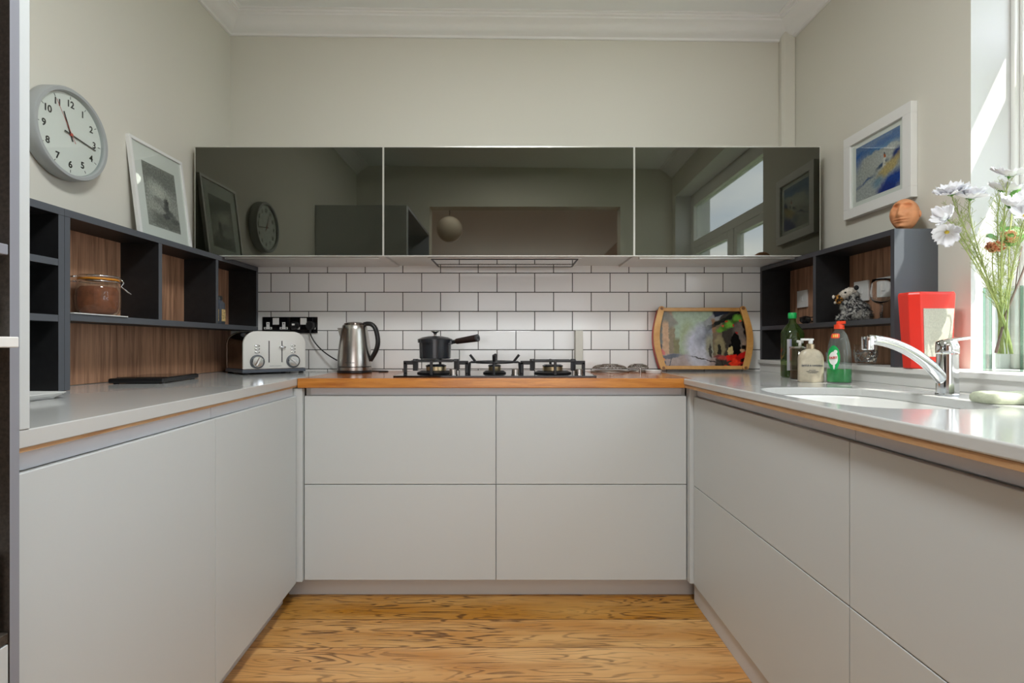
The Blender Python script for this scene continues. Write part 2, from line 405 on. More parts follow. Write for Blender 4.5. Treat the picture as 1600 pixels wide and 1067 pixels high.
def tube(bm, pts, r, n=8, closed=False, taper=None, flat=1):
    pts = [Vector(p) for p in pts]; N = len(pts); rings = []
    up = None
    for i, p in enumerate(pts):
        if closed: d = pts[(i+1) % N]-pts[i-1]
        else: d = pts[min(i+1, N-1)]-pts[max(i-1, 0)]
        if d.length < 1e-9: d = Vector((0, 0, 1))
        d.normalize()
        if up is None:
            up = Vector((0, 0, 1)) if abs(d.z) < .9 else Vector((1, 0, 0))
        s = d.cross(up)
        if s.length < 1e-6: s = d.cross(Vector((0, 1, 0)))
        s.normalize(); u = s.cross(d).normalized(); up = u
        rr = r if taper is None else r*(taper[0]+(taper[1]-taper[0])*i/(N-1))
        rings.append([bm.verts.new(p+s*math.cos(2*PI*k/n)*rr+u*math.sin(2*PI*k/n)*rr*flat) for k in range(n)])
    m = N if closed else N-1
    for i in range(m):
        a, b = rings[i], rings[(i+1) % N]
        for k in range(n): bm.faces.new((a[k], a[(k+1)%n], b[(k+1)%n], b[k]))
    if not closed: bm.faces.new(rings[0][::-1]); bm.faces.new(rings[-1])
def bez(p0, p1, p2, p3, n=12):
    p0, p1, p2, p3 = map(Vector, (p0, p1, p2, p3)); o = []
    for i in range(n+1):
        t = i/n; o.append(p0*(1-t)**3+p1*3*t*(1-t)**2+p2*3*t*t*(1-t)+p3*t**3)
    return o
def ball(bm, c, r, sx=1, sy=1, sz=1, u=16, v=10, rot=None):
    g = bmesh.ops.create_uvsphere(bm, u_segments=u, v_segments=v, radius=1)
    mtx = Matrix.Translation(c) @ (rot.to_matrix().to_4x4() if rot else Matrix()) @ Matrix.Diagonal((r*sx, r*sy, r*sz, 1))
    bmesh.ops.transform(bm, matrix=mtx, verts=g['verts'])
def rrect(x0, x1, z0, z1, r, n=6):
    """rounded rectangle outline; r may be a 4-tuple for (bottom-left, bottom-right, top-right, top-left)"""
    rs = r if isinstance(r, tuple) else (r,)*4; o = []
    for (cx, cz, a0, q) in ((x0+rs[0], z0+rs[0], 180, rs[0]), (x1-rs[1], z0+rs[1], 270, rs[1]), (x1-rs[2], z1-rs[2], 0, rs[2]), (x0+rs[3], z1-rs[3], 90, rs[3])):
        if q < 1e-6: o.append((cx, cz)); continue
        for i in range(n+1):
            a = R(a0+90*i/n); o.append((cx+q*math.cos(a), cz+q*math.sin(a)))
    return o

def tag(o, label, cat, group=None, kind=None):
    if label: o['label'] = label
    if cat: o['category'] = cat
    if group: o['group'] = group
    if kind: o['kind'] = kind
    return o
def thing(name, label, cat, loc=(0, 0, 0), rz=0, rx=0, group=None):
    o = bpy.data.objects.new(name, None); C.objects.link(o); o.empty_display_size = .05
    o.location = loc; o.rotation_euler = (rx, 0, rz)
    return tag(o, label, cat, group)
def box(name, x0, x1, y0, y1, z0, z1, m, parent=None, bevel=.0015, local=False):
    bm = bmesh.new(); bx(bm, x0, x1, y0, y1, z0, z1)
    if local:
        c = centre(bm); bmesh.ops.translate(bm, verts=bm.verts, vec=-c)
        o = obj(name, bm, m, parent, bevel=bevel); o.location = c; return o
    return wobj(name, bm, m, parent, bevel=bevel)
def struct(o): o['kind'] = 'structure'; return o
def text(name, body, size, m, parent, loc, rot=(R(90), 0, 0), ext=.0004, sx=1, align='CENTER', join=None, off=0):
    cu = bpy.data.curves.new(name, 'FONT'); cu.body = body; cu.size = size; cu.extrude = ext; cu.offset = off
    cu.align_x = align; cu.align_y = 'CENTER'
    t = bpy.data.objects.new(name, cu); C.objects.link(t); bpy.context.view_layer.update()
    me = bpy.data.meshes.new_from_object(t.evaluated_get(bpy.context.evaluated_depsgraph_get()))
    bpy.data.objects.remove(t); bpy.data.curves.remove(cu)
    me.transform(Matrix.Diagonal((sx, 1, 1, 1)))
    if join is not None:
        me.transform(Matrix.Translation(loc) @ (Matrix.Rotation(rot[2], 4, 'Z') @ Matrix.Rotation(rot[0], 4, 'X')))
        join.from_mesh(me); bpy.data.meshes.remove(me); return
    me.materials.clear()
    o = link(name, me, m, parent); o.location = loc; o.rotation_euler = rot
    return o

# ------------------------------------------------------------------ the room
XL = -1.507; YB = 2.83; YR = -.2
def XR(y): return 1.487+.022*(YB-y)
TILT = -.0117
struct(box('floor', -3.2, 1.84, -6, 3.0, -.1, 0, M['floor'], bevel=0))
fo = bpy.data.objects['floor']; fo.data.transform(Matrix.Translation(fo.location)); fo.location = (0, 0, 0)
def tilted(o_bm):
    for v in o_bm.verts: v.co.z += TILT*v.co.x
    return o_bm
bm = bmesh.new(); bx(bm, -3.2, 1.84, -6, 3.0, 2.79, 2.95); tilted(bm); struct(wobj('ceiling', bm, M['ceil']))
struct(box('wall_back', XL-.25, 1.84, YB, YB+.2, 0, 2.86, M['wall'], bevel=0))
struct(box('wall_left', XL-.25, XL, YR-.15, YB, 0, 2.86, M['wall'], bevel=0))
WY0, WY1, WZ0, WZ1 = -.1, 1.743, .975, 2.48
bm = bmesh.new(); T = .33
def wseg(y0, y1, z0, z1): prism(bm, [(XR(y0), y0), (XR(y0)+T, y0), (XR(y1)+T, y1), (XR(y1), y1)], z0, z1)
wseg(WY1, YB, 0, WZ0); wseg(WY1, YB, WZ0, WZ1); wseg(WY1, YB, WZ1, 2.86); wseg(WY0, WY1, 0, WZ0); wseg(WY0, WY1, WZ1, 2.86); wseg(YR-.15, WY0, 0, 2.86)
bmesh.ops.recalc_face_normals(bm, faces=bm.faces)
for f in bm.faces:
    c = f.calc_center_median()
    if (abs(c.y-WY1) < .002 and WZ0 < c.z < WZ1+.2) or abs(c.y-WY0) < .002 or (abs(c.z-WZ1) < .002): f.material_index = 1
struct(wobj('wall_right', bm, [M['wall'], mat('white reveal paint', (.66, .66, .65, 1), .6)]))
# rear wall with the wide opening the camera looks in from
bm = bmesh.new(); bx(bm, XL, -.80, YR-.15, YR, 0, 2.86); bx(bm, 1.05, XR(YR), YR-.15, YR, 0, 2.86); bx(bm, -.80, 1.05, YR-.15, YR, 2.41, 2.86)
struct(wobj('wall_rear', bm, M['wall']))
bm = bmesh.new(); bx(bm, -3.2, 1.84, -6.1, -6, 0, 2.86); bx(bm, -3.3, -3.2, -6, YR-.15, 0, 2.86); bx(bm, 1.74, 1.84, -6, YR-.15, 0, 2.86)
bx(bm, -3.2, XL-.25, YR-.15, YR, 0, 2.86)
struct(wobj('wall_dining', bm, M['pink']))
# cornice
prof = [(0, -.085), (.012, -.085), (.016, -.076), (.030, -.070), (.052, -.046), (.082, -.026), (.092, -.022), (.094, -.014), (.106, -.012), (.108, -.006), (.122, -.005), (.122, .004), (0, .004)]
bm = bmesh.new(); rings = []
path = [((XL, YR), (1, 0)), ((XL, YB), (1, -1)), ((XR(YB), YB), (-1, -1)), ((XR(YR), YR), (-1, 0))]
for (cx, cy), (dx, dy) in path:
    rings.append([bm.verts.new((cx+dx*p, cy+dy*p, 2.79+z)) for p, z in prof])
for a, b in zip(rings, rings[1:]):
    for i in range(len(prof)): bm.faces.new((a[i], a[(i+1) % len(prof)], b[(i+1) % len(prof)], b[i]))
tilted(bm); o = wobj('trim_1', bm, M['cornice'], smooth=True); struct(o); o['label'] = 'moulded white plaster cornice'
bm = bmesh.new(); prism(bm, [(1.425, YB), (1.425, 2.80), (1.436, 2.785), (1.487, 2.775), (1.487, YB)], 1.4865, 2.74)
o = struct(wobj('trim_2', bm, M['wall'], bevel=.004)); o['label'] = 'painted pipe boxing in the corner'
# tiled strip of the back wall
struct(box('wall_tiling', XL, XR(YB), YB-.006, YB, .934, 1.52, M['tile'], bevel=0))
bpy.data.objects['wall_tiling'].data.transform(Matrix.Translation(bpy.data.objects['wall_tiling'].location))
bpy.data.objects['wall_tiling'].location = (0, 0, 0)

# window: frame, transom, mullion, two casements, panes
win = struct(thing('window_1', None, None, (1.64, .82, 1.0)))
XF = 1.70
bm = bmesh.new(); x0, x1 = XF, XF+.07
bx(bm, x0, x1, WY0, WY0+.07, WZ0, WZ1); bx(bm, x0, x1, WY1-.06, WY1, WZ0, WZ1)
bx(bm, x0, x1, WY0+.07, WY1-.06, WZ1-.11, WZ1); bx(bm, x0, x1, WY0+.07, WY1-.06, WZ0, WZ0+.07)
bx(bm, x0, x1, WY0+.07, WY1-.06, 1.97, 2.04); bx(bm, x0, x1, .79, .86, WZ0+.07, 1.97)
bx(bm, 1.64, 1.70, WY1-.016, WY1, WZ0+.02, WZ1); bx(bm, 1.655, 1.70, WY1-.028, WY1-.016, WZ0+.02, WZ1)
wobj('frame', bm, M['gloss'], win, bevel=.004)
for (a, b) in ((WY0+.07, .79), (.86, WY1-.06)):
    bm = bmesh.new(); x0, x1 = XF+.005, XF+.06
    bx(bm, x0, x1, a, a+.055, WZ0+.07, 1.97); bx(bm, x0, x1, b-.055, b, WZ0+.07, 1.97)
    bx(bm, x0, x1, a+.055, b-.055, WZ0+.07, WZ0+.125); bx(bm, x0, x1, a+.055, b-.055, 1.915, 1.97)
    s = wobj('casement', bm, M['gloss'], win, bevel=.003)
    box('pane', XF+.03, XF+.034, a+.055, b-.055, WZ0+.125, 1.915, M['pane'], s, 0)
box('pane', XF+.03, XF+.034, WY0+.07, WY1-.06, 2.04, WZ1-.11, M['pane'], win, 0)

# ledge along the right wall and window sill
def XLg(y): return 1.31+.02*(YB-y)
bm = bmesh.new()
prism(bm, [(XLg(YB), YB-.006), (XR(YB)-.001, YB-.006), (XR(WY1)-.001, WY1+.001), (XR(WY1)-.001, WY1-.001), (XF+.0, WY1-.001), (XF, WY0+.001), (XR(WY0)-.001, WY0+.001), (XR(YR)-.001, YR+.001), (XLg(YR), YR+.001)], .976, .994)
o = struct(wobj('trim_3', bm, M['gloss'], bevel=.003)); o['label'] = 'white window ledge above the sink worktop'
bm = bmesh.new()
prism(bm, [(XLg(YB)+.012, YB-.006), (XR(YB)-.002, YB-.006), (XR(YR)-.002, YR+.001), (XLg(YR)+.012, YR+.001)], .934, .976)
o = struct(wobj('trim_4', bm, M['gloss'])); o['label'] = 'white upstand under the window ledge'

# ------------------------------------------------------------------ base cabinets
ZD0, ZD1, ZS = .085, .86, .487
def front_panel(name, x0, x1, z0, z1, y, parent, th=.019):
    return box(name, x0+.0015, x1-.0015, y, y+th, z0+.0015, z1-.0015, M['door'], parent, .0015)
# back run: wide drawer unit
g = thing('drawer_unit', 'wide white drawer unit under the gas hob, four flat handleless drawers', 'drawer unit', (-.07, 2.22, 0))
box('carcass', -.872, .733, 2.242, 2.80, ZD0, .892, M['door'], g)
for (a, b) in ((-.872, -.067), (-.067, .733)):
    for (z0, z1) in ((ZD0, ZS), (ZS, ZD1)):
        front_panel('drawer_front', a, b, z0, z1, 2.22, g)
box('handle_channel', -.85, .715, 2.236, 2.2415, .862, .892, M['channel'], g, 0)
box('plinth', -.96, .80, 2.275, 2.29, 0, ZD0-.002, M['plinth'], g)
# corner posts
o = box('corner_post', -.925, -.8745, 2.203, 2.235, ZD0, .892, M['door']); tag(o, 'narrow white filler post in the left corner of the base cabinets', 'filler post')
o = box('corner_post', .7355, .79, 2.188, 2.235, ZD0, .892, M['door']); tag(o, 'narrow white filler post in the right corner of the base cabinets', 'filler post')
# left run: root rotated so that local +Y runs along the fronts
th = math.atan(.0608)
gl = thing('base_cabinet', 'white base cabinet beside the corner, second along the left worktop from the tall unit', 'cabinet', (-.896, 2.20, 0), th)
gl2 = thing('base_cabinet', 'white base cabinet next to the tall grey unit under the left worktop', 'cabinet', (-.896, 2.20, 0), th)
def lbox(name, x0, x1, y0, y1, z0, z1, m, parent, bevel=.0015): return box(name, x0, x1, y0, y1, z0, z1, m, parent, bevel, local=True)
YM = -(2.20-1.527)/math.cos(th); YE = -(2.20-.862)/math.cos(th)
lbox('carcass', -.56, -.021, YM+.001, -.001, ZD0, .892, M['door'], gl); lbox('door', -.019, 0, YM+.0015, -.004, ZD0, ZD1, M['door'], gl)
lbox('handle_channel', -.0205, -.014, YM+.001, -.002, .862, .8955, M['channel'], gl, 0)
lbox('plinth', -.07, -.055, YM+.001, 0, 0, ZD0-.002, M['plinth'], gl)
lbox('carcass', -.56, -.021, YE+.045, YM-.001, ZD0, .892, M['door'], gl2); lbox('door', -.019, 0, YE, YM-.0015, ZD0, ZD1, M['door'], gl2)
lbox('handle_channel', -.0205, -.014, YE, YM-.001, .862, .8955, M['channel'], gl2, 0)
lbox('plinth', -.07, -.055, YE, YM-.001, 0, ZD0-.002, M['plinth'], gl2)
# right run: drawer units
XD = .750
for (ya, yb, lab) in ((1.177, 2.185, 'white two-drawer unit nearest the corner under the sink worktop'), (.30, 1.177, 'white two-drawer unit at the near end of the sink run'), (-.19, .30, None)):
    if lab is None: continue
    g = thing('drawer_unit', lab, 'drawer unit', (XD, (ya+yb)/2, 0))
    ya2 = ya if ya > 1 else -.19
    # carcass stays clear of the sink bowl above it
    bm = bmesh.new(); bx(bm, XD+.021, XD+.54, ya2+.001, yb-.001, ZD0, .72)
    bx(bm, XD+.0212, XD+.030, ya2+.001, yb-.001, .72, .892)
    wobj('carcass', bm, M['door'], g)
    for (z0, z1) in ((ZD0, .492), (.492, ZD1)):
        box('drawer_front', XD, XD+.019, ya2+.0015, yb-.0015, z0+.0015, z1-.0015, M['door'], g)
    box('handle_channel', XD+.014, XD+.0205, ya2+.001, yb-.001, .862, .892, M['channel'], g, 0)
    box('plinth', XD+.012, XD+.03, ya2+.001, yb+(.03 if yb > 2 else -.001), 0, ZD0-.002, M['plinth'], g)

# ------------------------------------------------------------------ worktops
def two_tone(name, poly_top, edge_in, label, cat, hole=None):
    pass
g = thing('worktop', 'white stone worktop along the left wall with a raw oak lower edge', 'worktop', (-1.2, 1.8, .9))
LP = [(XL+.001, YB-.007), (-.893, YB-.007), (-.893, 2.20), (-.803, .862), (XL+.001, .862)]
bm = bmesh.new(); prism(bm, LP, .9038, .934); wobj('slab', bm, M['quartz'], g, bevel=.002)
LP2 = [(XL+.001, YB-.007), (-.896, YB-.007), (-.896, 2.20), (-.806, .862), (XL+.001, .862)]
bm = bmesh.new(); prism(bm, LP2, .8968, .9036); wobj('oak_edging', bm, M['ply'], g)
# right worktop with the sink opening
def sinkring(d=0, n=64):
    cx, cy, rx, ry = .955, 1.45, .195+d, .29+d
    return [(cx+x, cy+y) for x, y in superring(rx, ry, 3.4, n)]
g = thing('worktop', 'white stone worktop along the window side with the moulded sink opening', 'worktop', (1.0, 1.4, .9))
def holed(bm, outer, inner, z0, z1):
    loops = []
    edges = []
    for pts in (outer, inner):
        vs = [bm.verts.new((x, y, z1)) for x, y in pts]; loops.append(vs)
        for i in range(len(vs)): edges.append(bm.edges.new((vs[i], vs[(i+1) % len(vs)])))
    bmesh.ops.triangle_fill(bm, use_beauty=True, edges=edges)
    top = list(bm.faces)
    low = {}
    for vs in loops:
        for v in vs: low[v] = bm.verts.new((v.co.x, v.co.y, z0))
    for f in top: bm.faces.new([low[v] for v in reversed(f.verts)])
    for vs in loops:
        for i in range(len(vs)):
            a, b = vs[i], vs[(i+1) % len(vs)]; bm.faces.new((a, b, low[b], low[a]))
RPo = [(.7425, YB-.007), (XR(YB)-.003, YB-.007), (XR(YR)-.003, YR+.002), (.710, YR+.002), (.710, 2.185)]
RPo = [(.757, YB-.007), (XLg(YB)+.0, YB-.007), (XLg(YR), YR+.002), (.712, YR+.002), (.712, 2.10), (.757, 2.19)]
RPo = [(.757, YB-.007), (XLg(YB)+.05, YB-.007), (XLg(YR)+.05, YR+.002), (.712, YR+.002), (.712, 2.196), (.757, 2.205)]
bm = bmesh.new(); holed(bm, RPo, sinkring(), .9085, .9335); wobj('slab', bm, M['quartz'], g, bevel=.004, seg=3)
bm = bmesh.new(); prism(bm, [(.715, YR+.003), (.76, YR+.003), (.76, 2.2), (.715, 2.194)], .896, .9082); wobj('oak_edging', bm, M['ply'], g)
# sink bowl
g = thing('sink', 'white moulded sink bowl set into the worktop under the tap', 'sink', (.955, 1.45, .74))
bm = bmesh.new()
cx, cy = .955, 1.45
secs = [(.908, .207, .302), (.908, .1955, .2905), (.90, .194, .289), (.85, .186, .281), (.79, .17, .264), (.76, .145, .238), (.752, .10, .18), (.750, .03, .03)]
rings = [[bm.verts.new((cx+x, cy+y, z)) for x, y in superring(rx, ry, 3.2 if i < 7 else 2, 64)] for i, (z, rx, ry) in enumerate(secs)]
for a, b in zip(rings, rings[1:]):
    for i in range(64): bm.faces.new((a[i], a[(i+1) % 64], b[(i+1) % 64], b[i]))
bm.faces.new(rings[-1])
o = wobj('bowl', bm, M['sink'], g, smooth='all')
bm = bmesh.new(); lathe(bm, [(.0, .7515), (.036, .7515), (.040, .754), (.034, .756), (.012, .753), (0, .753)], 32, (cx, cy, 0)); wobj('drain', bm, M['chrome'], g, smooth=True)
# oak worktop
g = thing('worktop', 'thick oiled oak worktop under the gas hob and kettle', 'worktop', (-.07, 2.5, .894))
bm = bmesh.new(); prism(bm, [(-.891, 2.195), (.735, 2.195), (.75, 2.201), (.755, 2.215), (.755, YB-.007), (-.891, YB-.007)], .894, .934)
for f in bm.faces: f.normal_update(); f.material_index = 1 if f.normal.z > .9 else 0
bmesh.ops.recalc_face_normals(bm, faces=bm.faces)
for f in bm.faces: f.material_index = 1 if f.calc_center_median().z > .933 else 0
o = wobj('block', bm, [M['oak'], M['oaktop']], g, bevel=.003)

# ------------------------------------------------------------------ wall cabinets
ZC0, ZC1, YC = 1.483, 1.996, 2.464
for (a, b, lab) in ((-1.478, -.599, 'black glass wall cabinet at the left end, above the kettle'), (-.599, .569, 'wide black glass wall cabinet in the middle, with the extractor underneath'), (.569, 1.436, 'black glass wall cabinet at the right end, reflecting the window')):
    g = thing('wall_cabinet', lab, 'wall cabinet', ((a+b)/2, YC, ZC0))
    box('carcass', a+.001, b-.001, YC+.021, YB-.001, ZC0+.012, ZC1-.002, M['alu'], g)
    d = box('door', a+.004, b-.004, YC, YC+.019, ZC0+.006, ZC1-.004, M['smoked'], g, 0)
    bm = bmesh.new()
    for (x0, x1, z0, z1) in ((a+.0005, a+.004, ZC0+.002, ZC1), (b-.004, b-.0005, ZC0+.002, ZC1), (a+.004, b-.004, ZC1-.004, ZC1), (a+.004, b-.004, ZC0+.002, ZC0+.006)):
        bx(bm, x0, x1, YC-.001, YC+.02, z0, z1)
    wobj('door_frame', bm, M['alu'], d)
    if a > -.7 and b < .6:
        e = box('extractor', -.40, .33, YC+.04, YB-.06, ZC0-.002, ZC0+.0115, M['alu'], g)
        bm = bmesh.new()
        for (u0, u1, w0, w1) in ((-.385, .315, YC+.05, YC+.058), (-.385, .315, YB-.078, YB-.07), (-.385, -.377, YC+.058, YB-.078), (.307, .315, YC+.058, YB-.078)): bx(bm, u0, u1, w0, w1, ZC0-.006, ZC0-.0022)
        wobj('grille_frame', bm, M['blackp'], e)
        box('filter', -.376, .306, YC+.059, YB-.079, ZC0-.0045, ZC0-.0022, M['filter'], e, 0)
    else:
        box('light_rail', a+.03, b-.03, YC+.03, YC+.05, ZC0-.006, ZC0+.0115, M['alu'], g)
    box('underside', a+.002, b-.002, YC+.021, YB-.008, ZC0+.005, ZC0+.0118, M['white'], g, 0) if not (a > -.7 and b < .6) else None

# ------------------------------------------------------------------ open shelf units
def board(name, x0, x1, y0, y1, z0, z1, parent, front, edgemat='slate', facemat='black'):
    """board with slate edging on the face that looks into the room (front = +1 for +X, -1 for -X)"""
    bm = bmesh.new(); bx(bm, x0, x1, y0, y1, z0, z1); bmesh.ops.recalc_face_normals(bm, faces=bm.faces)
    for f in bm.faces:
        if f.normal.x*front > .9: f.material_index = 1
    return wobj(name, bm, [M[facemat], M[edgemat]], parent)
ST = 1.486; XS = -1.354; XW = XL+.001
g = thing('shelf_unit', 'long black open shelf unit with walnut back on the left worktop, holding the jar', 'shelf unit', (-1.43, 2.2, .934))
board('side_panel', XW, XS, 1.602, 1.622, .935, ST-.023, g, 1)
board('side_panel', XW, XS, 2.803, 2.823, 1.171, ST-.023, g, 1)
board('top_panel', XW, XS, 1.602, 2.823, ST-.022, ST, g, 1)
board('shelf', XW, XS, 1.623, 2.823, 1.148, 1.170, g, 1)
for y in (2.028, 2.42): board('divider', XW+.006, XS, y, y+.02, 1.171, ST-.023, g, 1)
bm = bmesh.new(); bx(bm, XW, XW+.006, 1.623, 2.802, 1.171, ST-.0225); bx(bm, XW, XW+.006, 1.623, 2.822, .936, 1.1475); wobj('back_panel', bm, M['walnut'], g)
g = thing('shelf_unit', 'slim black open shelf unit beside the tall white end panel on the left worktop', 'shelf unit', (-1.43, 1.25, .934))
board('side_panel', XW, XS, 1.580, 1.601, .935, ST-.023, g, 1); board('side_panel', XW, XS, .90, .92, .935, ST-.023, g, 1)
board('top_panel', XW, XS, .90, 1.601, ST-.022, ST, g, 1)
board('shelf', XW, XS, .921, 1.579, 1.310, 1.330, g, 1); board('shelf', XW, XS, .921, 1.579, 1.143, 1.163, g, 1)
box('back_panel', XW, XW+.004, .921, 1.579, .936, ST-.023, M['black'], g)
# right shelf unit, slanting with its wall
thr = math.atan(.022)
ang = math.atan(.028)
g = thing('shelf_unit', 'black open shelf unit with walnut back on the ledge under the lighthouse picture', 'shelf unit', (1.323, YB-.007, .9945), ang)
L = (YB-.007-1.868)
def rb(name, x0, x1, y0, y1, z0, z1, em='slate_shaded', fm='black'):
    bm = bmesh.new(); bx(bm, x0, x1, y0, y1, z0, z1); bmesh.ops.recalc_face_normals(bm, faces=bm.faces)
    for f in bm.faces:
        if f.normal.x < -.9: f.material_index = 1
        if name == 'end_panel' and f.normal.y < -.9: f.material_index = 2  # near outer face set lighter: window light put into its colour
    c = centre(bm); bmesh.ops.translate(bm, verts=bm.verts, vec=-c)
    o = obj(name, bm, [M[fm], M[em], M['slate']], g); o.location = c; return o
M['slate_shaded'] = mat('shaded slate edging', lin(66, 66, 72), .4)  # darker slate copy for edges turned from the window, shade put into the colour
DZ = .9945; W = .158
rb('end_panel', 0, W, -L, -L+.018, .0005, 1.484-DZ)
rb('side_panel', 0, W, -.02, -.001, .0005, 1.463-DZ)
rb('top_panel', 0, W, -L+.0185, -.001, 1.464-DZ, 1.484-DZ)
rb('shelf', 0, W, -L+.0185, -.0205, 1.150-DZ, 1.170-DZ)
rb('divider', 0, W-.006, -(YB-2.356), -(YB-2.336), 1.1705-DZ, 1.4635-DZ)
for (z0, z1) in ((.001, 1.1495-DZ), (1.1705-DZ, 1.4635-DZ)):
    c = Vector((W-.003, -L/2, z0)); bm = bmesh.new(); bx(bm, -.003, .003, -L/2+.019, L/2-.021, 0, z1-z0)
    o = obj('back_panel', bm, M['walnut'], g); o.location = c

# ------------------------------------------------------------------ tall unit at the left edge and white end panel
box_ = box
o = box_('end_panel', XL+.001, -.803, .863, .882, .9345, 2.14, M['door']); tag(o, 'tall white end panel standing on the left worktop', 'panel')
g = thing('tall_unit', 'tall grey open unit at the left edge of the picture', 'tall unit', (-1.15, .35, 0))
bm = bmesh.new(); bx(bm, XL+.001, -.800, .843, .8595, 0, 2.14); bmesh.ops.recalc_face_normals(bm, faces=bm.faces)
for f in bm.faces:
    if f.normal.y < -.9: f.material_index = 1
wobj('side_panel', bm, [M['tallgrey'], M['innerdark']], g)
box('side_panel', XL+.001, -.800, -.19, -.172, 0, 2.14, M['tallgrey'], g)
box('top_panel', XL+.001, -.800, -.171, .842, 2.12, 2.14, M['tallgrey'], g)
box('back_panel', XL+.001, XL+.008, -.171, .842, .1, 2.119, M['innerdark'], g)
box('shelf', XL+.009, -.801, -.171, .842, 1.217, 1.234, M['tallgrey'], g)
box('shelf', XL+.009, -.7835, -.171, .8415, 1.070, 1.087, M['gloss'], g)
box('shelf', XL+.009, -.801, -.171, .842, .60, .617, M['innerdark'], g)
box('drawer_front', -.82, -.801, -.171, .842, .10, .598, M['door'], g)
o = box('storage_box', -1.2, -.806, .60, .8335, .6175, .742, M['grey'], None, .006); tag(o, 'grey storage box at the bottom of the open tall unit', 'box')
o = box('storage_box', -1.2, -.812, .62, .832, 1.0872, 1.15, M['plinth'], None, .006); tag(o, 'pale box on the white pull-out shelf of the tall unit', 'box')

# ------------------------------------------------------------------ gas hob
g = thing('gas_hob', 'black glass gas hob with three burners on the oak worktop', 'hob', (-.07, 2.45, .934))
box('glass_plate', -.508, .362, 2.262, 2.76, .9342, .9410, M['blackg'], g, .001)
BX = (-.353, -.081, .189); BY = 2.46; ZG = .941
for i, x in enumerate(BX):
    r = .055 if i != 1 else .034
    bm = bmesh.new(); lathe(bm, [(0, 0), (r*1.55, 0), (r*1.6, .004), (r*1.25, .012), (r*.9, .012), (0, .012)], 32, (x, BY, ZG)); b = wobj('burner', bm, M['iron'], g, smooth=True)
    bm = bmesh.new(); lathe(bm, [(r*.8, .0122), (r*.84, .014), (r*.84, .031), (r*.8, .032), (0, .032)], 40, (x, BY, ZG)); wobj('burner_ring', bm, M['brass'], b, smooth=True)
    bm = bmesh.new(); lathe(bm, [(0, .0322), (r*.86, .0322), (r*.88, .036), (r*.7, .041), (0, .042)], 32, (x, BY, ZG)); wobj('burner_cap', bm, M['enamel'], b, smooth=True)
for i in (0, 2):
    x = BX[i]; bm = bmesh.new()
    t = .0075
    for s in (-1, 1):
        a, c = sorted((x+s*.150, x+s*.135)); bx(bm, a, c, BY-.009, BY+.009, ZG, ZG+.052)
        a, c = sorted((x+s*.150, x+s*.088)); bx(bm, a, c, BY-.009, BY+.009, ZG+.040, ZG+.058)
        a, c = sorted((x+s*.106, x+s*.084)); bx(bm, a, c, BY-.012, BY+.012, ZG+.012, ZG+.0665)
        a, c = sorted((x+s*.088, x+s*.03)); bx(bm, a, c, BY-.005, BY+.005, ZG+.054, ZG+.063)
        a, c = sorted((BY+s*.150, BY+s*.137)); bx(bm, x-.006, x+.006, a, c, ZG, ZG+.063)
        a, c = sorted((BY+s*.137, BY+s*.03)); bx(bm, x-.005, x+.005, a, c, ZG+.054, ZG+.063)
    for s in (-1, 1):
        bx(bm, x-.088, x+.088, BY+s*.088-.005, BY+s*.088+.005, ZG+.054, ZG+.0625)
    for s in (-1, 1):
        bx(bm, x+s*.095-.005, x+s*.095+.005, BY-.088, BY+.088, ZG+.054, ZG+.0625)
    wobj('pan_support', bm, M['iron'], g, bevel=.002)
x = BX[1]; bm = bmesh.new()
tube(bm, [(x+.088*math.cos(a), BY+.088*math.sin(a), ZG+.052) for a in [2*PI*k/32 for k in range(32)]], .0055, 8, closed=True)
for k in range(4):
    a = PI/2*k; c, s = math.cos(a), math.sin(a)
    P = lambda r, z: (x+c*r, BY+s*r, ZG+z)
    tube(bm, [P(.118, 0), P(.115, .049), P(.106, .052), P(.06, .052), P(.035, .050)], .0065, 6)
    tube(bm, [P(.088, .053), P(.114, .086)], .0065, 6)
wobj('wok_support', bm, M['iron'], g)
for x in (-.258, .015, .294):
    bm = bmesh.new(); lathe(bm, [(.019, 0), (.019, .003), (.0165, .004), (.0165, .024), (.015, .0255), (0, .0255)], 28, (x, 2.325, ZG)); wobj('knob', bm, M['steel'], g, smooth=True)

# saucepan
x, y, z = -.357, 2.46, ZG+.0675
g = thing('saucepan', 'dark lidded saucepan with a wooden handle on the left burner', 'saucepan', (x, y, z))
bm = bmesh.new(); lathe(bm, [(0, 0), (.068, 0), (.0715, .004), (.0745, .078), (.0755, .079), (.0755, .082), (.072, .082), (.070, .006), (0, .005)], 48); obj('pan_body', bm, M['enamel'], g, smooth=True)
bm = bmesh.new(); lathe(bm, [(.080, .074), (.081, .090), (.078, .0915), (.06, .099), (.03, .105), (0, .106)], 48)
d = obj('lid', bm, M['enamel'], g, smooth=True)
bm = bmesh.new(); lathe(bm, [(.006, .105), (.006, .113), (.010, .120), (.020, .126), (.019, .128), (0, .124)], 24); obj('lid_knob', bm, M['steel'], d, smooth=True)
e0 = Vector((.074, -.02, .076)); e1 = Vector((.205, -.085, .096)); dd = (e1-e0).normalized()
bm = bmesh.new(); tube(bm, [e0-dd*.0, e0+dd*.035], .009, 12); bx(bm, .045, .082, -.034, -.006, .066, .084); h = obj('handle_bracket', bm, M['enamel'], g, bevel=.002)
bm = bmesh.new(); tube(bm, [e0+dd*.03, e0+dd*.035, e0+dd*.09, e0+dd*.14], .0150, 16, taper=(.75, 1.1)); hh = obj('handle', bm, M['darkwood'], g, smooth=True)
bm = bmesh.new(); tube(bm, [e0+dd*.139, e0+dd*.146], .0172, 16); tube(bm, [e0+dd*.1462, e0+dd*.1475], .0165, 16); obj('handle_end', bm, M['handgrip'], g, smooth=True)
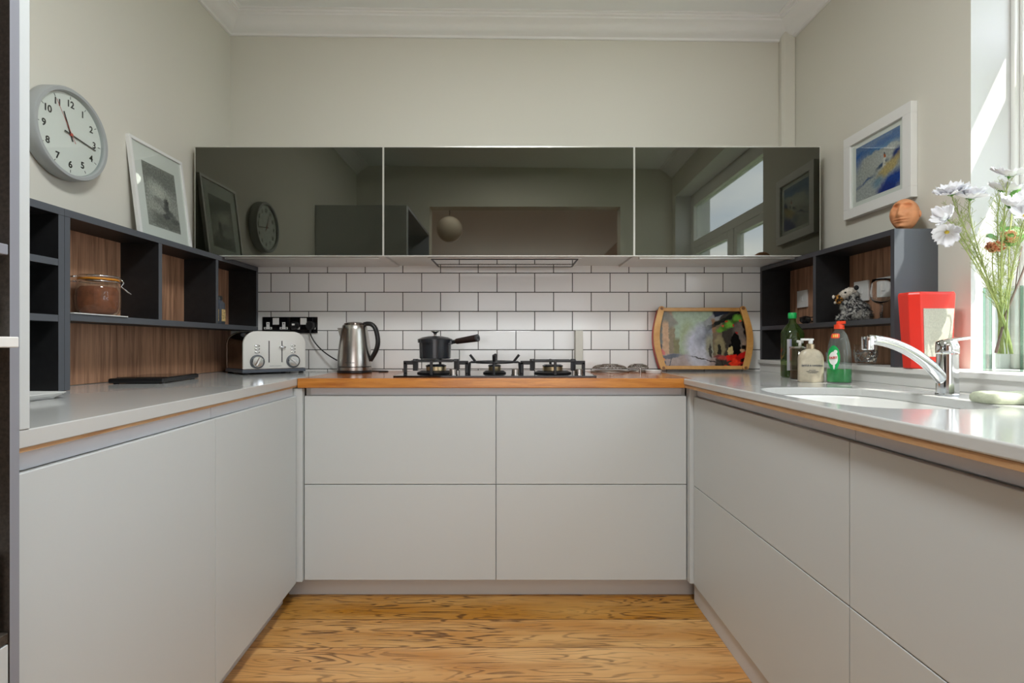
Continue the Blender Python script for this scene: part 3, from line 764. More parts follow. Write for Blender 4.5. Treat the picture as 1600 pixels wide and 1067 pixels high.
bm = bmesh.new(); tube(bm, [e0+dd*.147, e0+dd*.1485], .006, 12); obj('hanging_hole', bm, M['ink'], g)

# ------------------------------------------------------------------ kettle
g = thing('kettle', 'brushed steel kettle with a black handle on the oak worktop', 'kettle', (-.779, 2.62, .934))
bm = bmesh.new(); lathe(bm, [(0, 0), (.080, 0), (.083, .003), (.083, .012), (.081, .014), (0, .014)], 48); obj('power_base', bm, M['blackp'], g, smooth=True)
bm = bmesh.new(); lathe(bm, [(0, .0145), (.0815, .0145), (.082, .03), (0, .0301)], 56); obj('base_ring', bm, M['steel'], g, smooth=True)
bm = bmesh.new(); lathe(bm, [(0, .0302), (.080, .0302), (.080, .0335), (0, .0336)], 48); obj('black_band', bm, M['blackp'], g, smooth=True)
bm = bmesh.new(); lathe(bm, [(0, .034), (.082, .034), (.0815, .07), (.077, .12), (.070, .17), (.062, .215), (.058, .234), (.055, .237), (0, .237)], 64); bod = obj('body', bm, M['steel'], g, smooth=True)
bm = bmesh.new(); lathe(bm, [(0, .2372), (.052, .2372), (.050, .244), (.036, .250), (0, .252)], 48); obj('lid', bm, M['darksteel'], g, smooth=True)
bm = bmesh.new(); prism(bm, [(-.050, -.024), (-.080, -.010), (-.086, 0), (-.080, .010), (-.050, .024)], .168, .222)
for v in bm.verts:
    if v.co.z < .2: v.co.x = -.064 + (v.co.x+.064)*.30; v.co.y *= .3
obj('spout', bm, M['steel'], g, bevel=.002)
bm = bmesh.new()
hp = bez((.048, -.004, .240), (.10, -.006, .255), (.112, -.01, .215), (.118, -.012, .165), 10)+bez((.118, -.012, .165), (.122, -.012, .12), (.10, -.01, .095), (.080, -.006, .062), 10)[1:]
tube(bm, hp, .0142, 12, flat=.8); obj('handle', bm, M['blackp'], g, smooth='all')
text('maker_mark', 'MORPHY RICHARDS', .0055, M['ink'], g, (0, -.0818, .052))
# cable from wall plug down to kettle, and slack behind it
pl = px(481, 507, 2.78)
bm = bmesh.new()
a = px(484, 516, 2.79); b_ = px(527, 563, 2.75)
pts = bez(a, px(486, 534, 2.80), px(505, 552, 2.79), b_, 18)+bez(b_, px(545, 572, 2.75), px(560, 579.5, 2.74), px(585, 579.6, 2.73), 8)[1:]+bez(px(585, 579.6, 2.73), px(610, 579.8, 2.73), px(614, 582, 2.68), px(592, 582.6, 2.66), 10)[1:]
for p in pts: p.z = max(p.z, .9375); p.y = min(p.y, 2.815)
tube(bm, pts, .0033, 8); o = wobj('power_cable', bm, M['blackp'], smooth='all'); tag(o, 'black kettle cable hanging from the wall socket across the tiles', 'cable')

# ------------------------------------------------------------------ toaster
g = thing('toaster', 'cream and steel four-slice toaster in the left corner', 'toaster', (-1.128, 2.525, .934), R(44))
HW, HH = .145, .203
out = rrect(-HW, HW, .026, HH, (.004, .004, .062, .062), 10)
bm = bmesh.new(); vprism(bm, rrect(-HW+.003, HW-.003, .024, HH-.003, (.004, .004, .06, .06), 10), .014, .245); obj('body', bm, M['darksteel'], g, smooth=True)
bm = bmesh.new(); vprism(bm, out, 0, .0135); fp = obj('front_panel', bm, M['cream'], g, smooth=True, bevel=.005, seg=3)
bm = bmesh.new(); vprism(bm, out, .2455, .258); obj('rear_panel', bm, M['darksteel'], g, smooth=True, bevel=.005)
bm = bmesh.new(); bx(bm, -HW-.002, HW+.002, .002, .256, .008, .0235); obj('base', bm, M['base'], g, bevel=.003)
for sx_ in (-1, 1):
    for yy in (.012, .245):
        bm = bmesh.new(); lathe(bm, [(.011, .0005), (.013, .004), (.010, .0079)], 16, (sx_*(HW-.018), yy, 0)); obj('foot', bm, M['blackp'], g, smooth=True)
for xx in (-.03, .03):
    bm = bmesh.new(); bx(bm, xx-.0021, xx+.0021, -.0008, .002, .055, .158); obj('lever_slot', bm, M['ink'], fp)

bm = bmesh.new()
for xx in (-.085, -.035, .035, .085): bx(bm, xx-.014, xx+.014, .04, .22, HH-.0035, HH-.0022)
obj('bread_slots', bm, M['ink'], g)
bm = bmesh.new(); ball(bm, (.030, -.010, .128), 1, .017, .007, .006); bx(bm, .0285, .0315, -.006, 0, .120, .136); obj('lever', bm, M['chrome'], fp, smooth='all')
for s in (-1, 1):
    cxk = s*.083
    bm = bmesh.new(); lathe(bm, [(.0325, 0), (.0325, .004), (.028, .005), (.0, .005)], 32, (cxk, 0, .060), 'y'); k = obj('dial_ring', bm, M['handgrip'], fp, smooth=True)
    bm = bmesh.new(); lathe(bm, [(.0255, .005), (.0255, .012), (.023, .014), (0, .014)], 32, (cxk, 0, .060), 'y')
    dl = obj('dial', bm, M['chrome'], fp, smooth=True)
    bm = bmesh.new(); bx(bm, -.0045, .0045, -.021, -.0142, -.021, .021)
    bmesh.ops.rotate(bm, verts=bm.verts, matrix=Matrix.Rotation(R(25 if s < 0 else -50), 3, 'Y')); bmesh.ops.translate(bm, verts=bm.verts, vec=(cxk, 0, .060))
    obj('dial_grip', bm, M['steel'], fp, bevel=.001)
    for kz in (.104, .119, .134):
        bm = bmesh.new(); ball(bm, (s*.083, -.001, kz), 1, .0125, .0035, .0055); obj('button', bm, M['chrome'], fp, smooth='all')
        bm = bmesh.new(); ball(bm, (s*.083, -.0035, kz), 1, .006, .002, .0032); obj('button_centre', bm, M['white'], fp, smooth='all')
text('maker_mark', 'MORPHY RICHARDS', .0062, M['grey'], g, (0, -.0006, .038))

# ------------------------------------------------------------------ sockets on the tiles
def socket(cxs, label):
    g = thing('double_socket', label, 'socket', (cxs, YB-.0065, 1.135))
    bm = bmesh.new(); bx(bm, -.073, .073, -.007, 0, 0, .086); p = obj('plate', bm, M['blackg'], g, bevel=.0015)
    bm = bmesh.new(); bx(bm, -.017, .017, -.0095, -.0072, .045, .080); r = obj('rocker_switches', bm, M['white'], g, bevel=.001)
    return g
def insert(g, xo):
    bm = bmesh.new(); bx(bm, xo-.0215, xo+.0215, -.0085, -.0072, .020, .032); bx(bm, xo-.0085, xo+.0085, -.0085, -.0072, .032, .058)
    i = obj('socket_insert', bm, M['white'], g)
    bm = bmesh.new()
    for (a, b) in ((xo-.013, .026), (xo+.013, .026), (xo, .050)): bx(bm, a-.0025, a+.0025, -.0089, -.0086, b-.0035, b+.0035)
    obj('pin_holes', bm, M['ink'], i)
s1 = socket(-1.256, 'black double wall socket with two empty outlets, left of the pair'); insert(s1, -.042); insert(s1, .042)
s2 = socket(-1.109, 'black double wall socket with the two plugs pushed in, right of the pair'); insert(s2, -.042); insert(s2, .042)
for (xx, lab, r0) in ((-1.109-.042, 'black plug in the left outlet of the right-hand socket', .02), (-1.109+.042, 'round black plug with the kettle cable in the right-hand socket', .022)):
    g = thing('plug', lab, 'plug', (xx, YB-.0165, 1.175))
    bm = bmesh.new(); loft(bm, [(0, r0, r0, 3), (.018, r0, r0, 3), (.028, r0*.8, r0*.8, 3)], 28)
    bmesh.ops.rotate(bm, verts=bm.verts, matrix=Matrix.Rotation(R(90), 3, 'X')); obj('casing', bm, M['blackp'], g, smooth=True)
    if 'left' in lab:
        bm = bmesh.new(); bx(bm, -.007, .007, -.0295, -.0285, .0, .009); obj('sticker', bm, M['paper'], g)
    else:
        bm = bmesh.new(); tube(bm, [(0, -.014, -.020), (0, -.014, -.036)], .0055, 10); obj('cable_grip', bm, M['blackp'], g, smooth=True)

# white upright slab behind the hob
g = box('upright_slab', .332, .371, 2.765, 2.822, .9345, 1.147, M['wall'], None, .002); tag(g, 'narrow pale upright slab standing against the tiles right of the hob', 'slab')

# ------------------------------------------------------------------ wire trivets and small dish right of hob
def coil(name, loc, r, label, tilt=0, turns=9):
    g = thing(name, label, 'trivet', loc)
    bm = bmesh.new(); tube(bm, [(r*math.cos(a), r*math.sin(a), .005) for a in [2*PI*k/48 for k in range(48)]], .004, 8, closed=True); obj('rim', bm, M['coil'], g, smooth='all')
    bm = bmesh.new(); N = 200; pts = []
    for k in range(N):
        t = k/N*2*PI; rr = r*.72 + r*.20*math.cos(26*t); pts.append((rr*math.cos(t+.12*math.sin(26*t)), rr*math.sin(t+.12*math.sin(26*t)), .010+.030*(1-(rr/r)**2)**.5+.003*math.sin(26*t)))
    tube(bm, pts, .0018, 5, closed=True); obj('wire_mesh', bm, M['coil'], g, smooth='all')
    bm = bmesh.new(); pts = [(r*.5*k/60*math.cos(k*.45), r*.5*k/60*math.sin(k*.45), .040) for k in range(61)]; tube(bm, pts, .0016, 5); obj('spiral', bm, M['coil'], g, smooth='all')
    return g
c1 = coil('wire_trivet', (.490, 2.66, .9345), .092, 'round woven wire trivet lying right of the hob, nearer the pale upright slab')
c2 = coil('wire_trivet', (.643, 2.70, .9345), .056, 'round woven wire trivet with a small knob, beside the low white dish')
bm = bmesh.new(); lathe(bm, [(.006, 0), (.006, .018), (.008, .019), (.007, .022), (0, .022)], 14, (-.005, -.068, 0)); obj('knob', bm, M['steel'], c2, smooth=True)
g = thing('dish', 'low round white dish at the right end of the oak worktop', 'dish', (.695, 2.60, .9345))
bm = bmesh.new(); lathe(bm, [(0, 0), (.036, 0), (.040, .014), (.038, .014), (.034, .003), (0, .003)], 32); obj('bowl', bm, M['white'], g, smooth=True)

# ------------------------------------------------------------------ painted tray
trayP = painting('street scene', lin(150, 158, 140), [
    (-.02, .10, .30, .20, 0, lin(158, 174, 150), .3, 'b'),
    (-.10, -.02, .05, .12, 0, lin(150, 160, 116), .5, 'o'),
    (-.31, .03, .10, .20, 0, lin(168, 144, 122), .06, 'b'),
    (-.28, .15, .10, .06, -48, lin(132, 128, 118), .10, 'b'),
    (-.26, .00, .022, .12, 0, lin(196, 158, 124), .15, 'b'),
    (-.30, .02, .012, .14, 0, lin(120, 122, 118), .2, 'b'),
    (-.215, -.02, .022, .10, 0, lin(134, 118, 92), .15, 'b'),
    (-.185, -.07, .020, .07, 0, lin(122, 116, 74), .2, 'b'),
    (-.02, -.20, .36, .09, 0, lin(164, 146, 140), .10, 'b'),
    (-.03, -.05, .09, .12, 0, lin(186, 186, 200), .35, 'o'),
    (-.02, -.17, .06, .09, 0, lin(190, 188, 198), .4, 'b'),
    (.035, .05, .05, .10, -35, lin(126, 128, 136), .4, 'o'),
    (-.01, .06, .03, .05, 0, lin(170, 172, 184), .5, 'o'),
    (.055, -.05, .03, .07, 0, lin(146, 142, 124), .4, 'o'),
    (.22, .00, .125, .25, 0, lin(64, 58, 52), .05, 'b'),
    (.12, .17, .12, .03, 42, lin(140, 142, 142), .10, 'b'),
    (.15, .19, .06, .022, 16, lin(30, 36, 52), .12, 'b'),
    (.115, .00, .035, .13, 0, lin(120, 104, 84), .08, 'b'),
    (.09, .09, .014, .05, 0, lin(150, 112, 84), .15, 'b'),
    (.13, -.06, .040, .08, 0, lin(142, 130, 98), .15, 'o'),
    (.06, -.09, .012, .05, 0, lin(70, 66, 62), .2, 'o'), (.125, -.08, .013, .04, 0, lin(44, 42, 36), .15, 'o'),
    (.28, .02, .05, .10, 0, lin(112, 102, 94), .3, 'o'),
    (.245, -.05, .034, .095, 0, lin(14, 13, 13), .08, 'o'), (.245, -.10, .034, .09, 0, lin(12, 11, 11), .08, 'b'),
    (.34, .12, .045, .14, 12, lin(22, 15, 14), .12, 'b'),
    (.325, -.08, .03, .07, 0, lin(150, 128, 112), .25, 'b'),
    (.18, .14, .13, .014, 26, lin(26, 28, 22), .3, 'b'),
    (.14, .065, .03, .018, 20, lin(104, 150, 54), .35, 'o'), (.17, .085, .022, .022, 0, lin(70, 110, 40), .4, 'o'),
    (.205, .105, .030, .026, 0, lin(110, 168, 60), .35, 'o'), (.245, .13, .026, .022, 0, lin(60, 96, 36), .4, 'o'),
    (.27, .15, .034, .024, 0, lin(104, 160, 60), .35, 'o'), (.31, .165, .028, .02, 0, lin(84, 132, 48), .4, 'o'),
    (.185, .12, .010, .008, 0, lin(190, 64, 44), .3, 'o'), (.155, .09, .008, .007, 0, lin(190, 80, 54), .3, 'o'), (.235, .095, .009, .008, 0, lin(180, 54, 44), .3, 'o'), (.285, .13, .009, .008, 0, lin(196, 80, 54), .3, 'o'), (.26, .045, .010, .008, 0, lin(170, 50, 44), .3, 'o'),
    (.205, -.09, .022, .034, 0, lin(206, 186, 128), .12, 'o'), (.205, -.052, .010, .010, 0, lin(14, 12, 12), .2, 'o'),
    (.30, -.085, .022, .016, 20, lin(200, 160, 120), .2, 'o'), (.305, -.062, .018, .012, 10, lin(12, 11, 12), .2, 'o'), (.33, -.09, .026, .045, 0, lin(16, 13, 14), .2, 'o'),
    (.29, -.165, .09, .055, 0, lin(30, 14, 14), .12, 'b'),
    (.04, -.155, .12, .004, -14, lin(70, 62, 62), .3, 'b'), (.14, -.18, .004, .05, 8, lin(40, 34, 34), .3, 'b'),
    (.15, -.135, .050, .018, -6, lin(176, 74, 66), .3, 'o'), (.11, -.125, .03, .008, 10, lin(120, 60, 60), .3, 'o'),
    (.215, -.135, .040, .020, 8, lin(220, 38, 26), .15, 'b'), (.235, -.175, .030, .030, -38, lin(234, 60, 34), .12, 'b'),
    (.285, -.125, .045, .018, 32, lin(186, 28, 24), .15, 'b'),
    (.30, -.20, .040, .036, 0, lin(176, 34, 36), .1, 'o'), (.30, -.20, .028, .025, 0, lin(40, 14, 16), .15, 'o'), (.30, -.20, .010, .010, 0, lin(190, 40, 40), .2, 'o'),
    (.165, -.205, .020, .022, 0, lin(200, 40, 36), .12, 'o'), (.165, -.205, .010, .012, 0, lin(90, 20, 22), .2, 'o'),
    (-.29, -.10, .022, .024, 0, lin(208, 112, 104), .12, 'o'), (-.30, -.055, .014, .016, 0, lin(76, 80, 92), .2, 'b'),
    (-.22, -.125, .07, .014, 10, lin(92, 94, 104), .3, 'o'), (-.26, -.135, .04, .012, 0, lin(96, 96, 104), .3, 'o'),
    (-.29, -.15, .022, .012, 0, lin(214, 140, 96), .2, 'o'), (-.275, -.175, .014, .012, 0, lin(86, 90, 100), .25, 'o'),
    (-.235, -.18, .003, .055, -14, lin(84, 84, 90), .3, 'b'),
], warp=.017, warpscale=34, grain=.18, rough=.22, scale=(.72, .72*1.02))
g = thing('tray', 'wooden tray with curved ends and a painted street scene, leaning on the tiles', 'tray', (.992, 2.742, .942), 0, R(-6))
def side(s, x, r0, d=0):
    """points of a curved end rail"""
    H = .317; o = []
    for k in range(17):
        t = k/16; zz = .006+t*(H-.012); o.append((s*(x+r0*math.sin(PI*t)), zz))
    return o
H = .330; HWt = .205
outl = [(s_[0]-.0*1, s_[1]) for s_ in side(1, HWt, .048)]+[(s_[0], s_[1]) for s_ in side(-1, HWt, .048)][::-1]
bm = bmesh.new(); vprism(bm, outl, .012, .018); obj('back_board', bm, M['redink'], g)
inn = [(a*.985, b) for a, b in outl]
bm = bmesh.new(); vprism(bm, inn, .009, .0118); bmesh.ops.translate(bm, verts=bm.verts, vec=(0, 0, -H/2)); o = obj('painted_panel', bm, trayP, g); o.location = (0, 0, H/2)
M['plugwood'] = wood('plug wood', lin(120, 76, 40), lin(156, 104, 60), (8, 8, 8), 6, .4)
M['pinewood'] = wood('honey beech', lin(196, 138, 66), lin(226, 176, 108), (2, 10, 2), 5, .35, coat=.4)
for zz in (.003, H-.022):
    bm = bmesh.new(); bx(bm, -.215, .215, -.006, .0085, zz, zz+.019); obj('rail', bm, M['pinewood'], g, bevel=.003)
for s in (-1, 1):
    ctr = [(s*(.212+.030*math.sin(PI*k/20)), .010+(H-.020)*k/20) for k in range(21)]
    o_, i_ = [], []
    for k, (a, b) in enumerate(ctr):
        wd = .016; o_.append((a+s*wd, b)); i_.append((a-s*wd, b))
    e1 = [(ctr[-1][0]+s*.016*math.cos(t), ctr[-1][1]+.013*math.sin(t)) for t in [PI*k/6 for k in range(1, 6)]]
    e0_ = [(ctr[0][0]-s*.016*math.cos(t), ctr[0][1]-.010*math.sin(t)) for t in [PI*k/6 for k in range(1, 6)]]
    pts = o_+e1+i_[::-1]+e0_
    bm = bmesh.new(); vprism(bm, pts, -.020, -.0065); r_ = obj('end_rail', bm, M['pinewood'], g, bevel=.002)
    for (a, b) in (ctr[0], ctr[-1]):
        bm = bmesh.new(); lathe(bm, [(.008, 0), (.008, .002), (0, .0025)], 16, (a, -.020, b), 'y'); obj('wood_plug', bm, M['plugwood'], r_, smooth=True)
    bm = bmesh.new()
    pts = [(a+s*.010, b) for a, b in ctr]+[(a+s*.004, b) for a, b in ctr][::-1]
    vprism(bm, pts, -.0063, .045); obj('side_wall', bm, M['redink'], g)

# ------------------------------------------------------------------ wall clock
g = thing('wall_clock', 'round grey wall clock with black numerals on the left wall', 'clock', (XL+.0005, 1.762, 1.773), R(90))
RR = .150
bm = bmesh.new(); lathe(bm, [(RR-.006, 0), (RR, .01), (RR-.001, .046), (RR-.004, .050), (RR-.014, .050), (RR-.017, .044), (RR-.018, .035), (0, .035)], 96, axis='y'); obj('case', bm, M['grey'], g, smooth=True)
bm = bmesh.new(); lathe(bm, [(RR-.0185, .0355), (RR-.0185, .0360), (0, .0360)], 96, axis='y'); dial = obj('dial', bm, M['paper'], g)
bm = bmesh.new()
for k in range(12):
    a = R(30*(k+1)); rr = .100
    text('n', str(k+1), .031, None, None, (rr*math.sin(a), -.0365, rr*math.cos(a)), join=bm, ext=.0003, off=.0007)
    c_, s_ = math.sin(a), math.cos(a)
    p0, p1 = Vector((c_*.117, -.0365, s_*.117)), Vector((c_*.126, -.0365, s_*.126)); tube(bm, [p0, p1], .0010, 4)
obj('numerals', bm, M['ink'], dial)
def hand(name, ang_, r0, r1, wd, y, m):
    bm = bmesh.new(); d = Vector((math.sin(R(ang_)), 0, math.cos(R(ang_)))); s = Vector((d.z, 0, -d.x))
    vs = [(-r0, wd*.8), (r1, wd*.5)]
    pts = [d*(-r0)+s*wd*.5, d*(-r0)-s*wd*.5, d*r1-s*wd*.35, d*r1+s*wd*.35]
    vprism(bm, [(p.x, p.z) for p in pts], -y-.001, -y); return obj(name, bm, m, g)
hand('hour_hand', 338, .022, .072, .0055, .0375, M['ink']); hand('minute_hand', 99, .026, .104, .0045, .0392, M['ink']); hand('second_hand', 328, .03, .11, .0012, .0408, M['redink'])
bm = bmesh.new(); lathe(bm, [(.005, .0365), (.005, .0425), (0, .0425)], 16, axis='y'); obj('hub', bm, M['redink'], g)
bm = bmesh.new(); lathe(bm, [(RR-.0175, .0445), (RR-.0175, .0452), (0, .0452)], 64, axis='y'); obj('cover_glass', bm, M['glass'], g)

# ------------------------------------------------------------------ pictures
def picture(name, label, loc, rz, rx, Wp, Hp, border, depth, img, imgw, imgh, imgm, fillet=True, dz=0):
    g = thing(name, label, 'picture', loc, rz, rx)
    bm = bmesh.new()
    for (x0, x1, z0, z1) in ((-Wp/2, Wp/2, Hp-border, Hp), (-Wp/2, Wp/2, 0, border), (-Wp/2, -Wp/2+border, border, Hp-border), (Wp/2-border, Wp/2, border, Hp-border)):
        bx(bm, x0, x1, 0, depth, z0, z1)
    obj('frame', bm, M['frame'], g, bevel=.001)
    bm = bmesh.new(); bx(bm, -Wp/2+border, Wp/2-border, depth*.45, depth*.6, border, Hp-border); mt = obj('mount', bm, M['paper'], g)
    bm = bmesh.new(); bx(bm, -imgw/2, imgw/2, depth*.45-.0008, depth*.45-.0001, -imgh/2, imgh/2); o = obj('print', bm, imgm, g); o.location = (0, 0, Hp/2+dz)
    bm = bmesh.new(); bx(bm, -Wp/2+border, Wp/2-border, depth*.3, depth*.3+.001, border, Hp-border); obj('glazing', bm, M['glass'], g)
    return g
etch = painting('grey sea engraving', lin(162, 162, 157), [
    (0, .35, .6, .2, 0, lin(132, 132, 128), .5, 'b'),
    (-.08, .1, .25, .14, -20, lin(198, 197, 189), .6, 'o'),
    (-.1, -.05, .3, .05, 0, lin(167, 167, 162), .5, 'o'),
    (-.05, -.2, .5, .12, 0, lin(174, 173, 167), .4, 'b'),
    (-.12, -.06, .1, .05, 0, lin(142, 142, 137), .5, 'o'),
    (.16, -.22, .2, .06, -25, lin(108, 108, 106), .4, 'o'),
    (.1, -.10, .06, .13, 0, lin(91, 91, 91), .35, 'o'),
    (.13, -.04, .025, .05, 0, lin(74, 74, 74), .3, 'o'),
    (.2, -.42, .5, .11, -4, lin(123, 123, 118), .3, 'b'),
    (.08, -.3, .1, .05, 0, lin(91, 91, 91), .4, 'o'),
    (.3, -.35, .1, .05, 0, lin(103, 103, 101), .4, 'o')], warp=.06, warpscale=12, grain=.3, rough=.6, scale=(.24, .24))
picture('framed_print', 'white framed grey seascape print leaning on top of the left shelf unit', (-1.444, 2.231, ST+.0015), R(90), R(-7.0), .334, .415, .013, .016, None, .205, .262, etch, dz=-.004)
sea = painting('lighthouse painting', lin(168, 172, 172), [
    (0, .42, .7, .16, 0, lin(96, 124, 168), .3, 'b'),
    (-.1, .30, .6, .06, 6, lin(46, 100, 166), .4, 'b'),
    (-.45, .2, .12, .14, 0, lin(40, 96, 170), .5, 'o'),
    (-.15, .05, .34, .2, 0, lin(176, 176, 172), .5, 'o'),
    (.2, .1, .3, .14, 10, lin(186, 186, 184), .5, 'o'),
    (.1, .28, .3, .03, 0, lin(70, 120, 172), .5, 'b'),
    (.42, .04, .14, .07, 50, lin(24, 52, 120), .4, 'o'),
    (.12, -.02, .12, .03, 20, lin(60, 80, 110), .5, 'o'),
    (-.35, -.2, .25, .02, 16, lin(34, 74, 130), .4, 'b'),
    (.25, -.1, .30, .08, 24, lin(190, 168, 116), .35, 'o'),
    (-.25, -.36, .4, .16, 0, lin(176, 178, 178), .4, 'o'),
    (.02, -.26, .12, .08, 10, lin(120, 146, 166), .5, 'o'),
    (.34, -.34, .24, .14, 20, lin(22, 66, 150), .35, 'o'),
    (.22, -.42, .2, .08, 0, lin(14, 44, 130), .4, 'o'),
    (.17, .02, .028, .08, 0, lin(214, 212, 206), .15, 'b'),
    (.17, .10, .024, .03, 0, lin(190, 96, 44), .15, 'b'),
    (.17, .145, .014, .02, 0, lin(50, 50, 56), .2, 'b')], warp=.06, warpscale=9, grain=.22, rough=.6, scale=(.253, .253))
picture('framed_painting', 'white framed blue lighthouse painting hung on the right wall', (XR(2.156)-.027, 2.156, 1.623), R(-88.74), 0, .385, .357, .042, .026, None, .250, .230, sea)

# ------------------------------------------------------------------ small wall switches
def switch(label, y, z, ox=0):
    g = thing('wall_switch', label, 'switch', (1.323+W-.0065-math.tan(ang)*(y-(YB-.007))+0, y, z), R(-90)+ang)
    bm = bmesh.new(); bx(bm, -.043, .043, -.009, 0, 0, .086); obj('plate', bm, M['white'], g, bevel=.0015)
    bm = bmesh.new(); bx(bm, -.011, .011, -.012, -.0092, .031, .055); obj('rocker', bm, M['white'], g, bevel=.001)
switch('white wall switch in the far compartment of the right shelf unit', 2.685, 1.262)
switch('white wall plate behind the furry toy animal', 2.25, 1.258)
switch('white wall plate behind the wine glass', 2.115, 1.258)

# ------------------------------------------------------------------ glass jar and slip on left shelf
o = box('paper_slip', -1.475, -1.349, 1.63, 1.86, 1.1705, 1.1735, M['paper'], None, 0); tag(o, 'pale flat card under the glass jar on the left shelf', 'card')
g = thing('storage_jar', 'clip-top glass jar of brown powder on the left shelf', 'jar', (-1.418, 1.815, 1.1736))
bm = bmesh.new(); lathe(bm, [(0, .0), (.044, .0), (.056, .010), (.0625, .03), (.064, .06), (.0625, .088), (.057, .103), (.052, .110), (.052, .118), (.055, .120)], 48); obj('glass_body', bm, M['glass'], g, smooth='all')
bm = bmesh.new(); lathe(bm, [(0, .005), (.040, .005), (.051, .014), (.056, .03), (.0575, .06), (.0565, .084), (.050, .097), (0, .099)], 40); obj('contents', bm, M['cocoa'], g, smooth='all')
bm = bmesh.new(); lathe(bm, [(.046, .1205), (.0575, .1205), (.0575, .1255), (.046, .1255)], 40); obj('rubber_seal', bm, M['seal'], g, smooth=True)
bm = bmesh.new(); lathe(bm, [(.057, .126), (.059, .131), (.054, .137), (.03, .139), (0, .139)], 40); lid = obj('lid', bm, M['glass'], g, smooth='all')
bm = bmesh.new(); tube(bm, [(.059*math.cos(a), .059*math.sin(a), .115) for a in [2*PI*k/32 for k in range(32)]], .0015, 6, closed=True)
tube(bm, [(.0605*math.cos(a), .0605*math.sin(a), .132) for a in [2*PI*k/32 for k in range(32)]], .0015, 6, closed=True)
dirw = Vector((.80, .60, 0)); sw = Vector((-.6, .8, 0)); Z_ = lambda z: Vector((0, 0, z))
for s in (-1, 1):
    tube(bm, [dirw*.058+sw*.008*s+Z_(.132), dirw*.070+sw*.010*s+Z_(.116), dirw*.062+sw*.010*s+Z_(.102), dirw*.090+sw*.009*s+Z_(.078)], .0017, 6)
    tube(bm, [-dirw*.056+sw*.010*s+Z_(.131), -dirw*.076+sw*.010*s+Z_(.128), -dirw*.078+sw*.010*s+Z_(.112), -dirw*.058+sw*.010*s+Z_(.114)], .0019, 6)
tube(bm, [dirw*.090-sw*.009+Z_(.078), dirw*.090+sw*.009+Z_(.078)], .0016, 6)
obj('wire_clip', bm, M['chrome'], g, smooth='all')
# slim dark bottle in third compartment
g = thing('bottle', 'slim dark bottle with a gold label in the last left compartment', 'bottle', (-1.405, 2.533, 1.1705))
bm = bmesh.new(); loft(bm, [(0, .022, .022, 5), (.004, .024, .024, 5), (.100, .024, .024, 5), (.112, .016, .016, 3), (.118, .014, .014, 2)], 28); obj('bottle_body', bm, M['base'], g, smooth=True)
bm = bmesh.new(); loft(bm, [(.118, .018, .018, 2), (.134, .017, .017, 2), (.137, .012, .012, 2)], 24); obj('cap', bm, M['blackp'], g, smooth=True)
bm = bmesh.new(); bx(bm, -.016, .016, -.0252, -.0244, .015, .072); bx(bm, .0244, .0252, -.016, .016, .015, .072); obj('gold_label', bm, mat('gold label', lin(206, 178, 120), .5, var=(150, .5)), g)

# ------------------------------------------------------------------ kitchen scale and dish on left worktop
g = thing('kitchen_scale', 'flat black kitchen scale lying on the left worktop', 'scale', (-1.362, 2.03, .934), R(9))
bm = bmesh.new(); bx(bm, -.090, .090, -.15, .15, .003, .020)
obj('platform', bm, M['blackp'], g, bevel=.005, seg=3)
bm = bmesh.new(); bx(bm, -.085, .085, -.105, .14, .0202, .0218); obj('glass_top', bm, M['blackg'], g, bevel=.001)
for s in (-1, 1):
    for t in (-1, 1):
        bm = bmesh.new(); lathe(bm, [(.009, 0), (.009, .003)], 12, (s*.075, t*.125, 0)); obj('foot', bm, M['blackp'], g)
g = thing('serving_dish', 'white rectangular dish half hidden by the tall end panel', 'dish', (-1.288, 1.33, .934))
bm = bmesh.new(); 
def rr4(z, rx, ry): return (z, rx, ry, 9)
rings = loft(bm, [rr4(.0005, .095, .06), rr4(.004, .098, .063), rr4(.015, .113, .080), rr4(.0165, .113, .080), rr4(.0165, .109, .076), rr4(.006, .094, .059)], 48, cap=False); bm.faces.new(rings[0][::-1]); bm.faces.new(rings[-1])
obj('dish_body', bm, M['white'], g, smooth=True)
bm = bmesh.new(); loft(bm, [(.0065, .09, .055, 9), (.0072, .09, .055, 9)], 32); obj('blue_pattern', bm, mat('blue glaze pattern', lin(120, 140, 170), .2, var=(60, .5)), g)

# ------------------------------------------------------------------ tap
g = thing('mixer_tap', 'chrome mixer tap with a long curved spout beside the sink', 'tap', (1.214, 1.476, .934))
bm = bmesh.new(); lathe(bm, [(0, .0), (.027, 0), (.028, .003), (.0262, .005), (.0250, .114), (0, .114)], 40); obj('column', bm, M['chrome'], g, smooth=True)
bm = bmesh.new(); loft(bm, [(.1155, .026, .026, 2), (.119, .027, .027, 2), (.135, .026, .026, 2.2), (.148, .023, .023, 2.4, -.002, 0), (.154, .015, .016, 2.4, .004, 0)], 36); hd = obj('head', bm, M['chrome'], g, smooth='all')
bm = bmesh.new(); pts = bez((-.016, 0, .146), (.01, -.006, .155), (.035, -.012, .158), (.070, -.022, .161), 12)
tube(bm, pts, .013, 12, taper=(1.25, .55), flat=.42); obj('lever', bm, M['chrome'], hd, smooth='all')
sp0 = Vector((-.020, 0, .052)); 
bm = bmesh.new(); pts = bez((-.015, 0, .045), (-.045, -.01, .075), (-.13, -.02, .152), (-.238, -.03, .154), 20)
tube(bm, pts, .0155, 16, taper=(1.15, .85)); obj('spout', bm, M['chrome'], g, smooth='all')
bm = bmesh.new(); lathe(bm, [(0, -.02), (.0125, -.02), (.0145, -.018), (.0155, .012), (.0145, .016), (0, .016)], 24, (-.243, -.031, .146)); obj('aerator', bm, M['chrome'], g, smooth=True)

